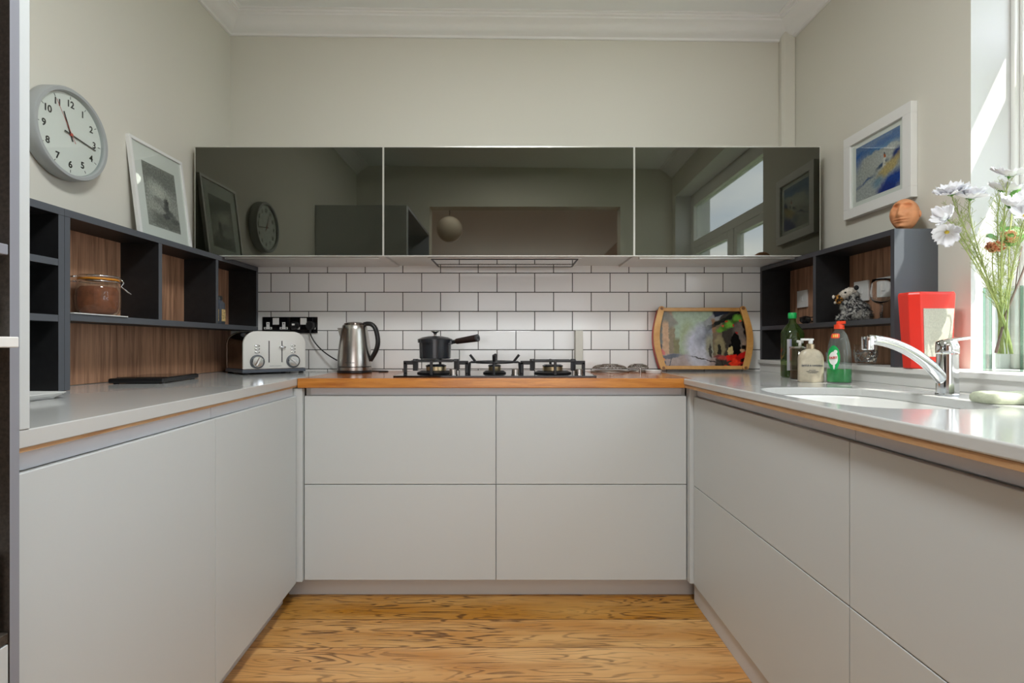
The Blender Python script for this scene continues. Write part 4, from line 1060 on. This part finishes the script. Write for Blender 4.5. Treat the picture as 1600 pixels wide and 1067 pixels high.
# ------------------------------------------------------------------ bottles by the sink
# olive oil
g = thing('oil_bottle', 'green glass oil bottle with a bright green cap beside the soap', 'bottle', (1.205, 2.275, .934), R(-8))
bm = bmesh.new(); loft(bm, [(0, .037, .037, 5), (.004, .040, .040, 5), (.165, .039, .039, 5), (.185, .042, .042, 3.2), (.200, .040, .040, 2.4), (.219, .028, .028, 2), (.234, .015, .015, 2), (.256, .0135, .0135, 2)], 40); obj('glass_body', bm, M['oil'], g, smooth='all')
bm = bmesh.new(); loft(bm, [(.003, .036, .036, 5), (.052, .036, .036, 5)], 32); obj('oil', bm, M['oilliq'], g)
bm = bmesh.new(); lathe(bm, [(.016, .252), (.017, .254), (.017, .274), (.015, .277), (0, .277)], 24); obj('cap', bm, M['greencap'], g, smooth=True)
lab = painting('oil label', lin(196, 194, 198), [(0, .05, .05, .06, 0, lin(150, 150, 180), .1, 'b'), (0, .0, .05, .025, 0, lin(206, 120, 96), .1, 'b'), (0, -.028, .05, .004, 0, lin(110, 160, 70), .1, 'b')], warp=.0, grain=.1, scale=(.5, 1))
bm = bmesh.new(); bx(bm, -.036, -.018, -.0420, -.0407, -.066, .066); o = obj('label', bm, lab, g); o.location = (0, 0, .097)
bm = bmesh.new()
tube(bm, [(.002+.018*math.cos(a), -.0402, .150+.022*math.sin(a)) for a in [R(20*k) for k in range(14)]], .0016, 6)
tube(bm, [(.002+.009*math.cos(a), -.0402, .146+.012*math.sin(a)) for a in [R(24*k+90) for k in range(14)]], .0014, 6)
tube(bm, [(-.016, -.0402, .120), (-.004, -.0402, .112), (.010, -.0402, .120), (.020, -.0402, .110)], .0014, 6)
obj('embossed_scroll', bm, M['oil'], g, smooth='all')
# cafetiere-like jar behind the soap
g = thing('pump_bottle', 'clear pump jar with brown contents between the oil and the cream soap', 'bottle', (1.178, 2.165, .934))
bm = bmesh.new(); lathe(bm, [(0, 0), (.036, 0), (.038, .004), (.036, .03), (.036, .122), (.033, .124)], 32); obj('jar_body', bm, glassy('smoky glass', lin(215, 210, 200), body=lin(140, 124, 104), bodyfac=.22), g, smooth='all')
bm = bmesh.new(); lathe(bm, [(0, .003), (.0345, .003), (.0345, .035), (0, .036)], 28); obj('contents', bm, mat('brown liquid', lin(84, 64, 44), .3), g, smooth=True)
bm = bmesh.new(); lathe(bm, [(.038, .1245), (.039, .130), (.037, .133), (0, .134)], 28); obj('lid', bm, M['steel'], g, smooth=True)
bm = bmesh.new(); tube(bm, [(0, 0, .134), (0, 0, .152)], .006, 10); tube(bm, [(.012, 0, .150), (-.012, 0, .153)], .006, 8); obj('pump', bm, M['white'], g, smooth='all')
# hand soap
g = thing('soap_dispenser', 'cream hand soap bottle with a pump in front of the oil', 'soap bottle', (1.120, 1.985, .934), R(-14))
secs = [(0, .040, .020, 3.5), (.003, .0425, .022, 3.5), (.088, .0425, .022, 3.5)]
for k in range(1, 8):
    a = PI/2*k/8; secs.append((.088+.034*math.sin(a), .0135+.029*math.cos(a), .012+.010*math.cos(a), 3.0))
secs += [(.125, .0125, .0125, 2)]
bm = bmesh.new(); loft(bm, secs, 40); obj('bottle_body', bm, M['soap'], g, smooth=True)
bm = bmesh.new(); lathe(bm, [(.0145, .1245), (.0145, .141), (.011, .143), (0, .143)], 24); obj('collar', bm, mat('champagne metal', lin(196, 180, 150), .25, .7), g, smooth=True)
bm = bmesh.new(); tube(bm, [(0, 0, .143), (0, 0, .156)], .008, 12); bx(bm, -.034, .010, -.006, .006, .155, .163); obj('pump', bm, M['white'], g, bevel=.002)
text('brand_text', 'BAYLIS & HARDING', .0088, M['base'], g, (0, -.0223, .062), sx=.95, off=.0002)
text('small_print', 'ENGLAND\nSWEET MANDARIN\n& GRAPEFRUIT', .0048, M['base'], g, (0, -.0223, .040))
# washing-up liquid
g = thing('washing_up_bottle', 'clear bottle of green washing up liquid with a red cap', 'bottle', (1.196, 1.935, .934), R(-38))
pr = [(0, .036, .025), (.004, .040, .028), (.03, .040, .028), (.10, .038, .028), (.125, .036, .027), (.15, .032, .024), (.175, .025, .018), (.192, .014, .013), (.198, .012, .012)]
bm = bmesh.new(); loft(bm, [(z, a, b, 2.6) for z, a, b in pr], 40); obj('bottle_body', bm, M['clearp'], g, smooth='all')
bm = bmesh.new(); loft(bm, [(.003, .0365, .0245, 2.6), (.006, .0393, .0273, 2.6), (.03, .0393, .0273, 2.6), (.052, .0389, .0273, 2.6)], 36); obj('liquid', bm, M['greenliq'], g, smooth=True)
bm = bmesh.new(); lathe(bm, [(.0165, .197), (.0165, .213), (.010, .214), (.008, .224), (0, .224)], 24); bx(bm, -.006, .020, -.009, .009, .216, .226); obj('cap', bm, M['orange'], g, smooth=True)
def surf_patch(bm, cx, cz, rx, rz, off, n=10, shape=2.0, ex=2.6):
    """patch that hugs the bottle front"""
    def yy(x, z):
        a = b = None
        for (z0, a0, b0), (z1, a1, b1) in zip(pr, pr[1:]):
            if z0 <= z <= z1: t = (z-z0)/(z1-z0); a = a0+(a1-a0)*t; b = b0+(b1-b0)*t
        q = max(0, 1-(abs(x)/a)**ex); return -b*q**(1/ex)-off
    c = bm.verts.new((cx, yy(cx, cz), cz)); prev = None
    for k in range(1, n+1):
        ring = []
        for (x, z) in superring(rx*k/n, rz*k/n, shape, 40): ring.append(bm.verts.new((cx+x, yy(cx+x, cz+z), cz+z)))
        for i in range(40):
            if prev is None: bm.faces.new((c, ring[i], ring[(i+1) % 40]))
            else: bm.faces.new((prev[i], ring[i], ring[(i+1) % 40], prev[(i+1) % 40]))
        prev = ring
bm = bmesh.new(); surf_patch(bm, -.014, .092, .020, .045, .0008); lb = obj('label', bm, M['greenlab'], g, smooth='all')
bm = bmesh.new(); surf_patch(bm, -.015, .090, .0145, .024, .0014); surf_patch(bm, -.008, .114, .006, .007, .0015); surf_patch(bm, -.013, .062, .0035, .012, .0015, shape=1.4); obj('label_white', bm, M['paper'], lb, smooth='all')
o = text('brand_text', 'FAIRY', .0125, M['redink'], lb, (-.0155, -.0302, .092), sx=.85, off=.0003); o.rotation_euler = (R(90), R(-4), R(-10))
bm = bmesh.new(); surf_patch(bm, -.010, .172, .014, .009, .0008, shape=4); nb = obj('neck_label', bm, M['orange'], g, smooth='all')
bm = bmesh.new()
for xx in (-.016, -.010, -.004): surf_patch(bm, xx, .172, .0022, .006, .0014, n=3)
obj('neck_print', bm, mat('yellow print', lin(240, 200, 90), .5), nb, smooth='all')
# cut-glass tumbler and plastic cup on the ledge
g = thing('tumbler', 'cut glass tumbler on the ledge below the wine glass', 'glass', (1.396, 2.09, .9945))
bm = bmesh.new(); loft(bm, [(0, .026, .026, 2), (.004, .031, .031, 2), (.018, .035, .035, 2), (.045, .040, .040, 2), (.080, .041, .041, 2)], 40, cap=False)
bm.faces.new([v for v in bm.verts][:40][::-1]); obj('glass_body', bm, M['glass'], g, smooth='all')
bm = bmesh.new(); loft(bm, [(.080, .0385, .0385, 2), (.045, .0375, .0375, 2), (.018, .031, .031, 2), (.012, .02, .02, 2)], 40, cap=False); obj('inner_wall', bm, M['crystal'], g, smooth='all')
bm = bmesh.new()
for k in range(10):
    a0 = 2*PI*k/10
    for s in (-1, 1):
        tube(bm, [((.0335+.0065*min(1, t*1.6))*math.cos(a0+s*t*.95), (.0335+.0065*min(1, t*1.6))*math.sin(a0+s*t*.95), .010+.048*t) for t in [i/8 for i in range(9)]], .0013, 5)
obj('cut_pattern', bm, M['chrome'] if False else glassy('cut facets', (.6, .62, .62, 1), body=(.7, .7, .7, 1), bodyfac=.25, ior=1.9), g, smooth='all')
g = thing('plastic_cup', 'small clear plastic cup on the ledge behind the washing up bottle', 'cup', (1.355, 2.24, .9945))
bm = bmesh.new(); lathe(bm, [(0, 0), (.022, 0), (.025, .045), (.026, .046), (.0245, .045), (.0205, .002)], 32); obj('cup_body', bm, glassy('cloudy plastic', (.8, .8, .8, 1), body=(.7, .7, .7, 1), bodyfac=.4), g, smooth=True)
# wine glass
g = thing('wine_glass', 'stemmed wine glass on the right shelf beside the furry toy', 'glass', (1.420, 2.035, 1.1705))
bm = bmesh.new(); lathe(bm, [(0, .001), (.032, .0), (.033, .0015), (.012, .004), (.005, .008), (.0045, .05), (.006, .058)], 40); obj('stem', bm, M['crystal'], g, smooth='all')
bm = bmesh.new(); lathe(bm, [(0, .058), (.012, .060), (.028, .071), (.037, .088), (.0385, .105), (.034, .135), (.030, .155), (.029, .155), (.0325, .135), (.037, .105), (.0355, .089), (.027, .073), (0, .0615)], 48); obj('bowl', bm, M['crystal'], g, smooth='all')
# sunglasses on the shelf
g = thing('sunglasses', 'folded dark sunglasses in the far compartment of the right shelf unit', 'sunglasses', (1.40, 2.47, 1.1705), R(-60))
for s in (-1, 1):
    bm = bmesh.new(); ball(bm, (s*.032, 0, .020), 1, .028, .004, .019); obj('lens', bm, M['blackg'], g, smooth='all')
bm = bmesh.new(); tube(bm, [(-.06, 0, .03), (-.03, -.003, .037), (0, -.004, .030), (.03, -.003, .037), (.06, 0, .03)], .0028, 6); obj('frame', bm, M['darkwood'], g, smooth='all')
bm = bmesh.new(); tube(bm, [(-.06, 0, .03), (-.055, .015, .02), (.05, .02, .004)], .0022, 6); tube(bm, [(.06, 0, .03), (.055, .018, .02), (-.05, .025, .004)], .0022, 6); obj('arms', bm, M['blackp'], g, smooth='all')

# ------------------------------------------------------------------ furry toy animal
def furmat(name, a, b, sc=45):
    m = mat(name, a, .95); n, l = nodes_of(m)
    t = n.new('ShaderNodeTexCoord'); z = n.new('ShaderNodeTexNoise'); z.inputs['Scale'].default_value = sc; z.inputs['Detail'].default_value = 3; z.inputs['Distortion'].default_value = 1.5
    r = n.new('ShaderNodeValToRGB'); r.color_ramp.elements[0].position = .42; r.color_ramp.elements[1].position = .55; r.color_ramp.elements[0].color = a; r.color_ramp.elements[1].color = b
    l.new(t.outputs['Object'], z.inputs['Vector']); l.new(z.outputs[0], r.inputs[0]); l.new(r.outputs[0], n['Principled BSDF'].inputs['Base Color']); return m
M['fur'] = furmat('grey fur', lin(48, 48, 52), lin(186, 184, 178))
M['furw'] = furmat('white fur', lin(190, 180, 165), lin(222, 214, 202), 60)
M['furo'] = furmat('orange striped fur', lin(30, 24, 20), lin(206, 146, 62), 50)
g = thing('toy_animal', 'grey and white furry toy animal with an orange striped muzzle on the right shelf', 'toy', (1.402, 2.185, 1.1705), R(-32.6))
# local: +X = to the right in the picture, -Y = towards the camera; the toy faces left (-X)
def fuzzy(name, balls, m, parent, tufts, tl, seed, keep=None):
    bm = bmesh.new()
    for (c, sx, sy, sz, ry) in balls:
        ball(bm, c, 1, sx, sy, sz, 20, 14, rot=Matrix.Rotation(R(ry), 3, 'Y').to_quaternion())
    me = bpy.data.meshes.new(name); bm.to_mesh(me); bm.free()
    o = bpy.data.objects.new(name, me); C.objects.link(o)
    rm = o.modifiers.new('r', 'REMESH'); rm.mode = 'VOXEL'; rm.voxel_size = .0035
    sm = o.modifiers.new('s', 'SMOOTH'); sm.iterations = 4
    bpy.context.view_layer.update()
    me2 = bpy.data.meshes.new_from_object(o.evaluated_get(bpy.context.evaluated_depsgraph_get()))
    bpy.data.objects.remove(o)
    bm = bmesh.new(); bm.from_mesh(me2)
    q = random.Random(seed); bm.normal_update(); fs = list(bm.faces)
    base = [(f.calc_center_median(), f.normal.copy()) for f in fs]
    for v in bm.verts: v.co += v.normal*noise.noise(v.co*70)*.0025
    for _ in range(tufts):
        c, nn = q.choice(base)
        if c.z < .008: continue
        d = (nn+Vector((.5+q.uniform(-.4, .4), q.uniform(-.4, .4), -.7+q.uniform(-.3, .3)))*.8).normalized()
        s = d.cross(Vector((0, 0, 1))).normalized()*.0022; u = s.cross(d).normalized()*.0016
        L_ = tl*q.uniform(.6, 1.2)
        vs = [bm.verts.new(c+s), bm.verts.new(c-s*.5+u), bm.verts.new(c-s*.5-u)]; tip = bm.verts.new(c+d*L_+Vector((0, 0, -.002)))
        for i in range(3): bm.faces.new((vs[i], vs[(i+1) % 3], tip))
    return obj(name, bm, m, parent, smooth='all')
g.scale = (.9, .9, .93)
bod = fuzzy('body', [((.018, 0, .045), .052, .036, .046, 0), ((-.005, 0, .075), .040, .032, .042, 20), ((-.012, -.012, .030), .030, .018, .030, 0), ((-.040, -.010, .014), .022, .014, .014, 0), ((-.030, .012, .02), .02, .014, .02, 0), ((.048, 0, .028), .030, .034, .028, 0), ((-.002, 0, .112), .030, .028, .026, 0)], M['fur'], g, 1500, .012, 3)
hd = fuzzy('face', [((-.020, -.008, .120), .034, .026, .022, -25), ((-.006, -.006, .132), .026, .026, .018, 0)], M['furw'], g, 260, .006, 4)
fuzzy('muzzle', [((-.050, -.012, .103), .020, .018, .016, -20), ((-.046, -.012, .090), .018, .017, .012, 0)], M['furo'], g, 120, .005, 5)
bm = bmesh.new(); ball(bm, (.018, -.020, .146), 1, .010, .005, .011); ball(bm, (.014, .018, .146), 1, .010, .005, .011); obj('ears', bm, mat('black fur', (.01, .01, .01, 1), .9), g, smooth='all')
bm = bmesh.new(); ball(bm, (-.024, -.034, .126), 1, .0045, .003, .0045); obj('eye', bm, M['blackg'], g, smooth='all')
bm = bmesh.new(); ball(bm, (-.071, -.012, .110), 1, .006, .007, .009); ball(bm, (-.064, -.014, .084), 1, .006, .006, .006); obj('chin_tufts', bm, M['furw'], g, smooth='all')

# ------------------------------------------------------------------ terracotta head
g = thing('head_ornament', 'small terracotta head ornament on top of the right shelf unit', 'ornament', (1.424, 1.918, 1.4845), R(-143))
bm = bmesh.new(); NU, NV = 96, 72
def hpt(u, v):
    d = Vector((math.cos(v)*math.cos(u), math.cos(v)*math.sin(u), math.sin(v)))
    p = Vector((d.x*.052, d.y*.044, d.z*.058))
    # jaw narrows below
    if d.z < 0: k = 1-.18*(-d.z)**1.2; p.y *= k
    if d.z < 0 and d.x < 0: p.x *= 1-.35*(-d.z)
    if d.x > 0: p.x = .050*(p.x/.052)**.75
    G = lambda y0, z0, sy, sz: math.exp(-((p.y-y0)/sy)**2-((p.z-z0)/sz)**2)*(1 if d.x > 0 else 0)
    f = 0
    f += .019*G(0, -.005, .0080, .010)+.011*G(0, .012, .0055, .014)     # nose
    f += .008*G(0, .039, .030, .006)                                      # brow
    for s_ in (-1, 1):
        f -= .021*G(s_*.019, .028, .0105, .0085); f += .005*G(s_*.019, .027, .006, .0035)
        f += .005*G(s_*.027, .002, .011, .012); f += .006*G(s_*.0085, -.009, .0045, .004)
    f += .008*G(0, -.0195, .017, .003)+.008*G(0, -.0275, .014, .0035)-.008*G(0, -.0235, .018, .0014)
    f += .009*G(0, -.045, .014, .008)
    p += Vector((1, 0, 0))*f
    if d.x > -.2: p.x += 0
    return p
rings = []
for j in range(NV+1):
    v = -PI/2+PI*j/NV
    rings.append([bm.verts.new(hpt(2*PI*i/NU, v)) for i in range(NU)])
for a, b in zip(rings, rings[1:]):
    for i in range(NU):
        try: bm.faces.new((a[i], a[(i+1) % NU], b[(i+1) % NU], b[i]))
        except ValueError: pass
bmesh.ops.remove_doubles(bm, verts=bm.verts, dist=1e-5)
bmesh.ops.translate(bm, verts=bm.verts, vec=(0, 0, .0575))
for v in bm.verts: v.co.z = max(v.co.z, .0005) if v.co.z > .006 else .0005
hb = obj('head', bm, M['terracotta'], g, smooth='all')
for s in (-1, 1):
    bm = bmesh.new(); ball(bm, (-.004, s*.044, .056), 1, .007, .004, .012); obj('ear', bm, M['terracotta'], hb, smooth='all')

# ------------------------------------------------------------------ red tin leaning by the shelf end
g = thing('red_tin', 'tall red tin with a pale label beside the tap', 'tin', (1.385, 1.765, .9945), R(0), 0)
bm = bmesh.new()
def tin(z, k, dx=0): 
    hw, hd = .073*k, .034*k
    return [(-hw+dx, -hd+.022, z), (-hw+.024+dx, -hd, z), (hw-.010+dx, -hd, z), (hw+dx, -hd+.012, z), (hw+dx, hd, z), (-hw+dx, hd, z)]
secs = [tin(.0005, .86, .004), tin(.004, .88, .004), tin(.245, 1.02), tin(.252, .99), tin(.2535, .95)]
rs = [[bm.verts.new(p) for p in s] for s in secs]
for a, b in zip(rs, rs[1:]):
    for i in range(6): bm.faces.new((a[i], a[(i+1) % 6], b[(i+1) % 6], b[i]))
bm.faces.new(rs[0][::-1]); bm.faces.new(rs[-1]); obj('tin_body', bm, M['red'], g, bevel=.003)
bm = bmesh.new()
vs = [bm.verts.new(p) for p in ((-.034, -.0325, .040), (.052, -.0325, .040), (.060, -.0365, .198), (-.040, -.0365, .198))]; bm.faces.new(vs)
r_ = bmesh.ops.extrude_face_region(bm, geom=bm.faces[:]); bmesh.ops.translate(bm, verts=[v for v in r_['geom'] if isinstance(v, bmesh.types.BMVert)], vec=(0, .003, 0))
obj('label', bm, mat('woven grey label', lin(190, 188, 174), .7, var=(220, .12)), g)

# ------------------------------------------------------------------ sponge cloth
g = thing('cleaning_cloth', 'folded pale green cleaning cloth on the worktop at the right edge', 'cloth', (1.215, 1.275, .9345), R(-4))
bm = bmesh.new(); loft(bm, [(0, .082, .042, 6), (.006, .086, .046, 5), (.016, .086, .046, 5), (.023, .080, .040, 5), (.025, .060, .028, 4)], 48)
bmesh.ops.subdivide_edges(bm, edges=bm.edges, cuts=1, use_grid_fill=True)
for v in bm.verts: v.co.z = max(0, v.co.z+(noise.noise(v.co*38)*.004 if v.co.z > .004 else 0)); 
obj('cloth_pad', bm, M['sponge'], g, smooth='all')

# ------------------------------------------------------------------ vase and flowers
VX, VY, VZ = 1.497, 1.605, .9945
g = thing('vase', 'square clear glass vase on the window ledge', 'vase', (VX, VY, VZ), R(38))
hw, tk, hh = .0445, .006, .252
bm = bmesh.new()
bx(bm, -hw, hw, -hw, -hw+tk, .0, hh); bx(bm, -hw, hw, hw-tk, hw, .0, hh); bx(bm, -hw, -hw+tk, -hw+tk, hw-tk, .0, hh); bx(bm, hw-tk, hw, -hw+tk, hw-tk, .0, hh)
obj('glass_walls', bm, M['vglass'], g)
bm = bmesh.new(); bx(bm, -hw+tk, hw-tk, -hw+tk, hw-tk, .0, .05); obj('glass_base', bm, M['vglass'], g)
bm = bmesh.new()
for a in (-1, 1):
    for b in (-1, 1):
        c0, c1 = a*hw, b*hw
        bx(bm, min(c0, c0-a*tk), max(c0, c0-a*tk), min(c1, c1-b*tk), max(c1, c1-b*tk), .0, hh+.0003)
for v in bm.verts: v.co.x *= 1.004; v.co.y *= 1.004
obj('glass_edges', bm, M['gedge'], g)

def petal(bm, base, d, up, L_, W_, cup, q, nx=6, ny=5):
    """thin curled petal with a notched tip"""
    d = d.normalized(); s = d.cross(up).normalized(); grid = []
    for i in range(nx+1):
        t = i/nx; wv = W_*(.18+.82*math.sin(min(1, t*1.08)*PI*.62)) if t < .999 else W_*.78
        row = []
        for j in range(ny+1):
            k = (j/ny-.5)*2
            z = cup*(t*t)+.003*math.cos(k*6+q)*t+.0016*math.cos(k*14+q*3)*t
            tipl = 1-(.07*math.cos(k*9+q))*(t > .9)-.10*k*k*t
            row.append(bm.verts.new(base+d*L_*t*tipl+s*k*wv*.5+up*(z+abs(k)*abs(k)*.004*t)))
        grid.append(row)
    for i in range(nx):
        for j in range(ny): bm.faces.new((grid[i][j], grid[i][j+1], grid[i+1][j+1], grid[i+1][j]))
def flower(pos, nrm, r, root, bend, label, npet=8, cup=.01, kind='petal', stemm='stem', rs=.0017, layers=1):
    r *= 1.22
    q = random.Random(int(pos.x*9999)+int(pos.z*999)); nrm = nrm.normalized()
    g = thing('flower_stem', label, 'flower', root, group=None)
    P = pos-root
    bm = bmesh.new(); e = P-nrm*.004
    pts = bez((0, 0, 0), Vector((0, 0, 0))+bend, e-nrm*.06, e, 16); tube(bm, pts, rs, 6, taper=(1.25, .8))
    st = obj('stem', bm, M[stemm], g, smooth='all')
    bm = bmesh.new()
    a = nrm.orthogonal().normalized(); b = nrm.cross(a)
    for ly in range(layers):
        for k in range(npet):
            t = 2*PI*k/npet+q.uniform(-.12, .12)+ly*.4; d = (a*math.cos(t)+b*math.sin(t)+nrm*(.15+.45*ly)).normalized()
            petal(bm, P, d, nrm, r*q.uniform(.9, 1.08)*(1-.2*ly), r*.72, cup*q.uniform(.5, 1.4), q.uniform(0, 6))
    o = obj('petals', bm, M[kind], g, smooth='all'); md = o.modifiers.new('t', 'SOLIDIFY'); md.thickness = .0006
    bm = bmesh.new(); ball(bm, P+nrm*.004, 1, .006, .006, .005, 10, 8); obj('centre', bm, mat('pollen', lin(214, 190, 70), .8) if kind == 'petal' else M['petalo'], g, smooth='all')
    bm = bmesh.new(); ball(bm, P-nrm*.003, 1, .0045, .0045, .0045, 10, 8)
    for k in range(6):
        t = 2*PI*k/6; tube(bm, [P-nrm*.003, P-nrm*.001+(a*math.cos(t)+b*math.sin(t))*.011], .001, 4)
    obj('calyx', bm, M['leaf'], g, smooth='all')
    return g, pts
def inst(bm, pts, root): pass
rootz = VZ+.052
def rt(dx, dy): return Vector((VX+dx, VY+dy, rootz))
FL = [
    (px(1487, 303, 1.55), (-.35, -.25, .9), .036, rt(.012, -.01), 'white flower furthest left of the bunch, tilted up and left', .008, 2),
    (px(1516, 310, 1.53), (.05, -.35, .9), .037, rt(.010, .006), 'white flower right of the leftmost one, at the same height', .010, 2),
    (px(1479, 341, 1.54), (-.85, -.2, .45), .027, rt(.014, .0), 'half-closed white flower at the left, upper of the two low ones', .022, 1),
    (px(1480, 362, 1.53), (-.6, -.5, -.45), .029, rt(.006, -.014), 'drooping white flower lowest at the left of the bunch', .018, 1),
    (px(1577, 275, 1.56), (.02, -.3, .95), .040, rt(-.004, .012), 'topmost white flower of the bunch', .014, 1),
    (px(1566, 298, 1.60), (.25, -.2, .9), .036, rt(-.008, .004), 'white flower just below the topmost one', .012, 1),
    (px(1578, 322, 1.50), (.1, -.5, .85), .032, rt(-.012, -.006), 'white flower under the two topmost ones, with a green calyx', .020, 1),
    (px(1602, 338, 1.47), (-.3, -.6, .6), .030, rt(-.010, -.014), 'white flower cut by the right edge of the photo', .014, 1),
    (px(1606, 312, 1.50), (-.5, -.4, .7), .028, rt(-.014, .010), 'white flower partly outside the right edge, above the lowest', .014, 1),
]
for (p, nn, r, root, lab_, cup, ly) in FL:
    gg, pts = flower(p, Vector(nn), r, root, Vector(((p.x-root.x)*.1, 0, .16)), lab_, cup=cup, layers=ly)
    # side buds and feathery side shoots
    q = random.Random(int(p.x*5000)); bm = bmesh.new()
    for t in range(4, 14):
        for _ in range(4):
            b0 = pts[t]+(pts[t+1]-pts[t])*q.random(); dd = Vector((q.uniform(-1, .8), q.uniform(-.7, .7), q.uniform(.3, 1.1))).normalized()
            L_ = q.uniform(.02, .048); mid = b0+dd*L_*.5+Vector((0, 0, .004)); tip = b0+dd*L_+Vector((q.uniform(-.006, .006), 0, .010))
            tube(bm, [b0, mid, tip], .00075, 4, taper=(1.2, .5))
            for s in range(3):
                t2 = mid.lerp(tip, q.random()); tube(bm, [t2, t2+Vector((q.uniform(-.014, .012), q.uniform(-.01, .01), q.uniform(.004, .014)))], .00055, 3)
    o = obj('feathery_leaves', bm, M['stem'], gg); o['kind'] = 'stuff'
# orange blooms
for (p, r, root, lab_) in ((px(1553, 391, 1.60), .021, rt(.002, .016), 'small orange flower lower and left of the other orange one'), (px(1576, 377, 1.62), .022, rt(-.006, .018), 'small orange flower nearest the right edge')):
    flower(p, Vector((-.3, -.6, .6)), r, root, Vector((0, 0, .12)), lab_, npet=7, cup=.012, kind='petalo', layers=3)
# dark twig
g = thing('twig', 'bare brown twig slanting through the glass vase', 'twig', rt(.030, -.022)*1)
bm = bmesh.new()
a = px(1556, 551, 1.585); b_ = px(1572, 490, 1.60); c_ = px(1600, 420, 1.62); d_ = px(1616, 360, 1.64); o0 = Vector(g.location)
tube(bm, [v-o0 for v in (a, b_, c_, d_)], .0034, 8, taper=(1.1, .6)); obj('branch', bm, M['twig'], g, smooth='all')
bm = bmesh.new(); tube(bm, [v-o0 for v in (px(1586, 455, 1.61), px(1590, 420, 1.60), px(1597, 385, 1.60))], .0014, 6); obj('side_shoot', bm, M['twig'], g, smooth='all')
# broad green leaves
leaves = [(px(1593, 305, 1.66), (.5, -.2, .5), .075), (px(1566, 352, 1.66), (-.1, -.3, .9), .045), (px(1550, 370, 1.64), (-.9, -.3, .1), .045), (px(1590, 362, 1.66), (.6, -.3, -.2), .08), (px(1583, 374, 1.6), (.7, -.3, .3), .075), (px(1594, 332, 1.66), (.6, 0, .3), .05)]
g = thing('leafy_stem', 'broad-leaved green stem among the white flowers', 'foliage', rt(0, .02)); o0 = Vector(g.location)
bm = bmesh.new(); tube(bm, [v-o0 for v in (o0, px(1576, 440, 1.63), px(1577, 370, 1.65), px(1583, 320, 1.67))], .0022, 6); obj('stem', bm, M['stem'], g, smooth='all')
for (p, d, L_) in leaves:
    bm = bmesh.new(); d = Vector(d).normalized(); up = Vector((.1, -.8, .5)).normalized(); s = d.cross(up).normalized(); grid = []
    for i in range(9):
        t = i/8; wv = .30*L_*math.sin(PI*t**.8)+.0004
        grid.append([bm.verts.new(p-o0-d*L_*.5+d*L_*t+s*wv*k-up*.006*(t*t)+up*abs(k)*.003) for k in (-1, -.5, 0, .5, 1)])
    for i in range(8):
        for j in range(4): bm.faces.new((grid[i][j], grid[i][j+1], grid[i+1][j+1], grid[i+1][j]))
    o = obj('leaf', bm, M['leaf'], g, smooth='all'); md = o.modifiers.new('t', 'SOLIDIFY'); md.thickness = .0006

# ------------------------------------------------------------------ seen only in the black glass: room behind, garden
g = thing('pendant_lamp', 'pale globe pendant lamp reflected in the middle black glass cabinet', 'pendant lamp', (-.73, -1.27, 2.42))
bm = bmesh.new(); ball(bm, (0, 0, 0), .15, u=32, v=20); obj('globe', bm, M['globe'], g, smooth='all')
bm = bmesh.new(); tube(bm, [(0, 0, .15), (0, 0, .372)], .004, 8); obj('cord', bm, M['blackp'], g)
tree_specs = [((5.2, .2, 0), 3.6, 1.5, 11, 'garden tree seen in the reflected window, the nearer one'), ((6.0, 3.4, 0), 4.3, 1.7, 12, 'taller garden tree seen in the reflected window'), ((6.4, -3.0, 0), 3.9, 1.7, 13, 'garden tree furthest back in the reflected window')]
for (loc, h_, rr, sd_, lab_) in tree_specs:
    g = thing('garden_tree', lab_, 'tree', loc, group=None); q = random.Random(sd_)
    bm = bmesh.new(); tube(bm, [(0, 0, -.4), (.05, 0, h_*.4), (0, .05, h_*.7)], .09, 8, taper=(1.2, .5))
    brs = []
    for k in range(14):
        a = q.uniform(0, 2*PI); e = Vector((math.cos(a)*rr*q.uniform(.4, 1), math.sin(a)*rr*q.uniform(.4, 1), h_*q.uniform(.55, 1.12))); brs.append(e)
        tube(bm, [(0, 0, h_*.4), Vector((e.x*.5, e.y*.5, h_*.62)), e], .022, 5, taper=(1, .3))
    obj('trunk', bm, M['bark'], g)
    bm = bmesh.new()
    for k in range(4200):
        e = q.choice(brs); t = q.uniform(.45, 1.05); c = Vector((e.x*t, e.y*t, h_*.55+(e.z-h_*.55)*t))+Vector((q.gauss(0, .16), q.gauss(0, .16), q.gauss(0, .14)))
        a = Vector((q.uniform(-1, 1), q.uniform(-1, 1), q.uniform(-1, 1))).normalized(); b = a.orthogonal().normalized(); s = q.uniform(.03, .055)
        bm.faces.new([bm.verts.new(c+v*s) for v in (a, b*.5, -a, -b*.5)])
    o = obj('foliage', bm, M['tleaf'], g); o['kind'] = 'stuff'
bm = bmesh.new(); bx(bm, 1.95, 12, -10, 10, -.5, -.4); o = wobj('garden_lawn', bm, M['grass']); struct(o)

# ------------------------------------------------------------------ groups of repeats
for o in list(C.objects):
    if o.parent is None and o.get('label') and not o.get('kind'):
        k = o.name.split('.')[0]
        gname = {'flower_stem': 'silk flowers in the glass vase', 'wall_cabinet': 'black glass wall cabinets', 'drawer_unit': 'white drawer units', 'base_cabinet': 'white base cabinets on the left',
                 'shelf_unit': 'black open shelf units', 'wall_switch': 'white wall plates in the right shelf unit', 'plug': 'plugs in the wall socket', 'double_socket': 'black double wall sockets',
                 'wire_trivet': 'wire trivets by the hob', 'garden_tree': 'trees in the garden', 'corner_post': 'white corner posts'}.get(k)
        if gname: o['group'] = gname
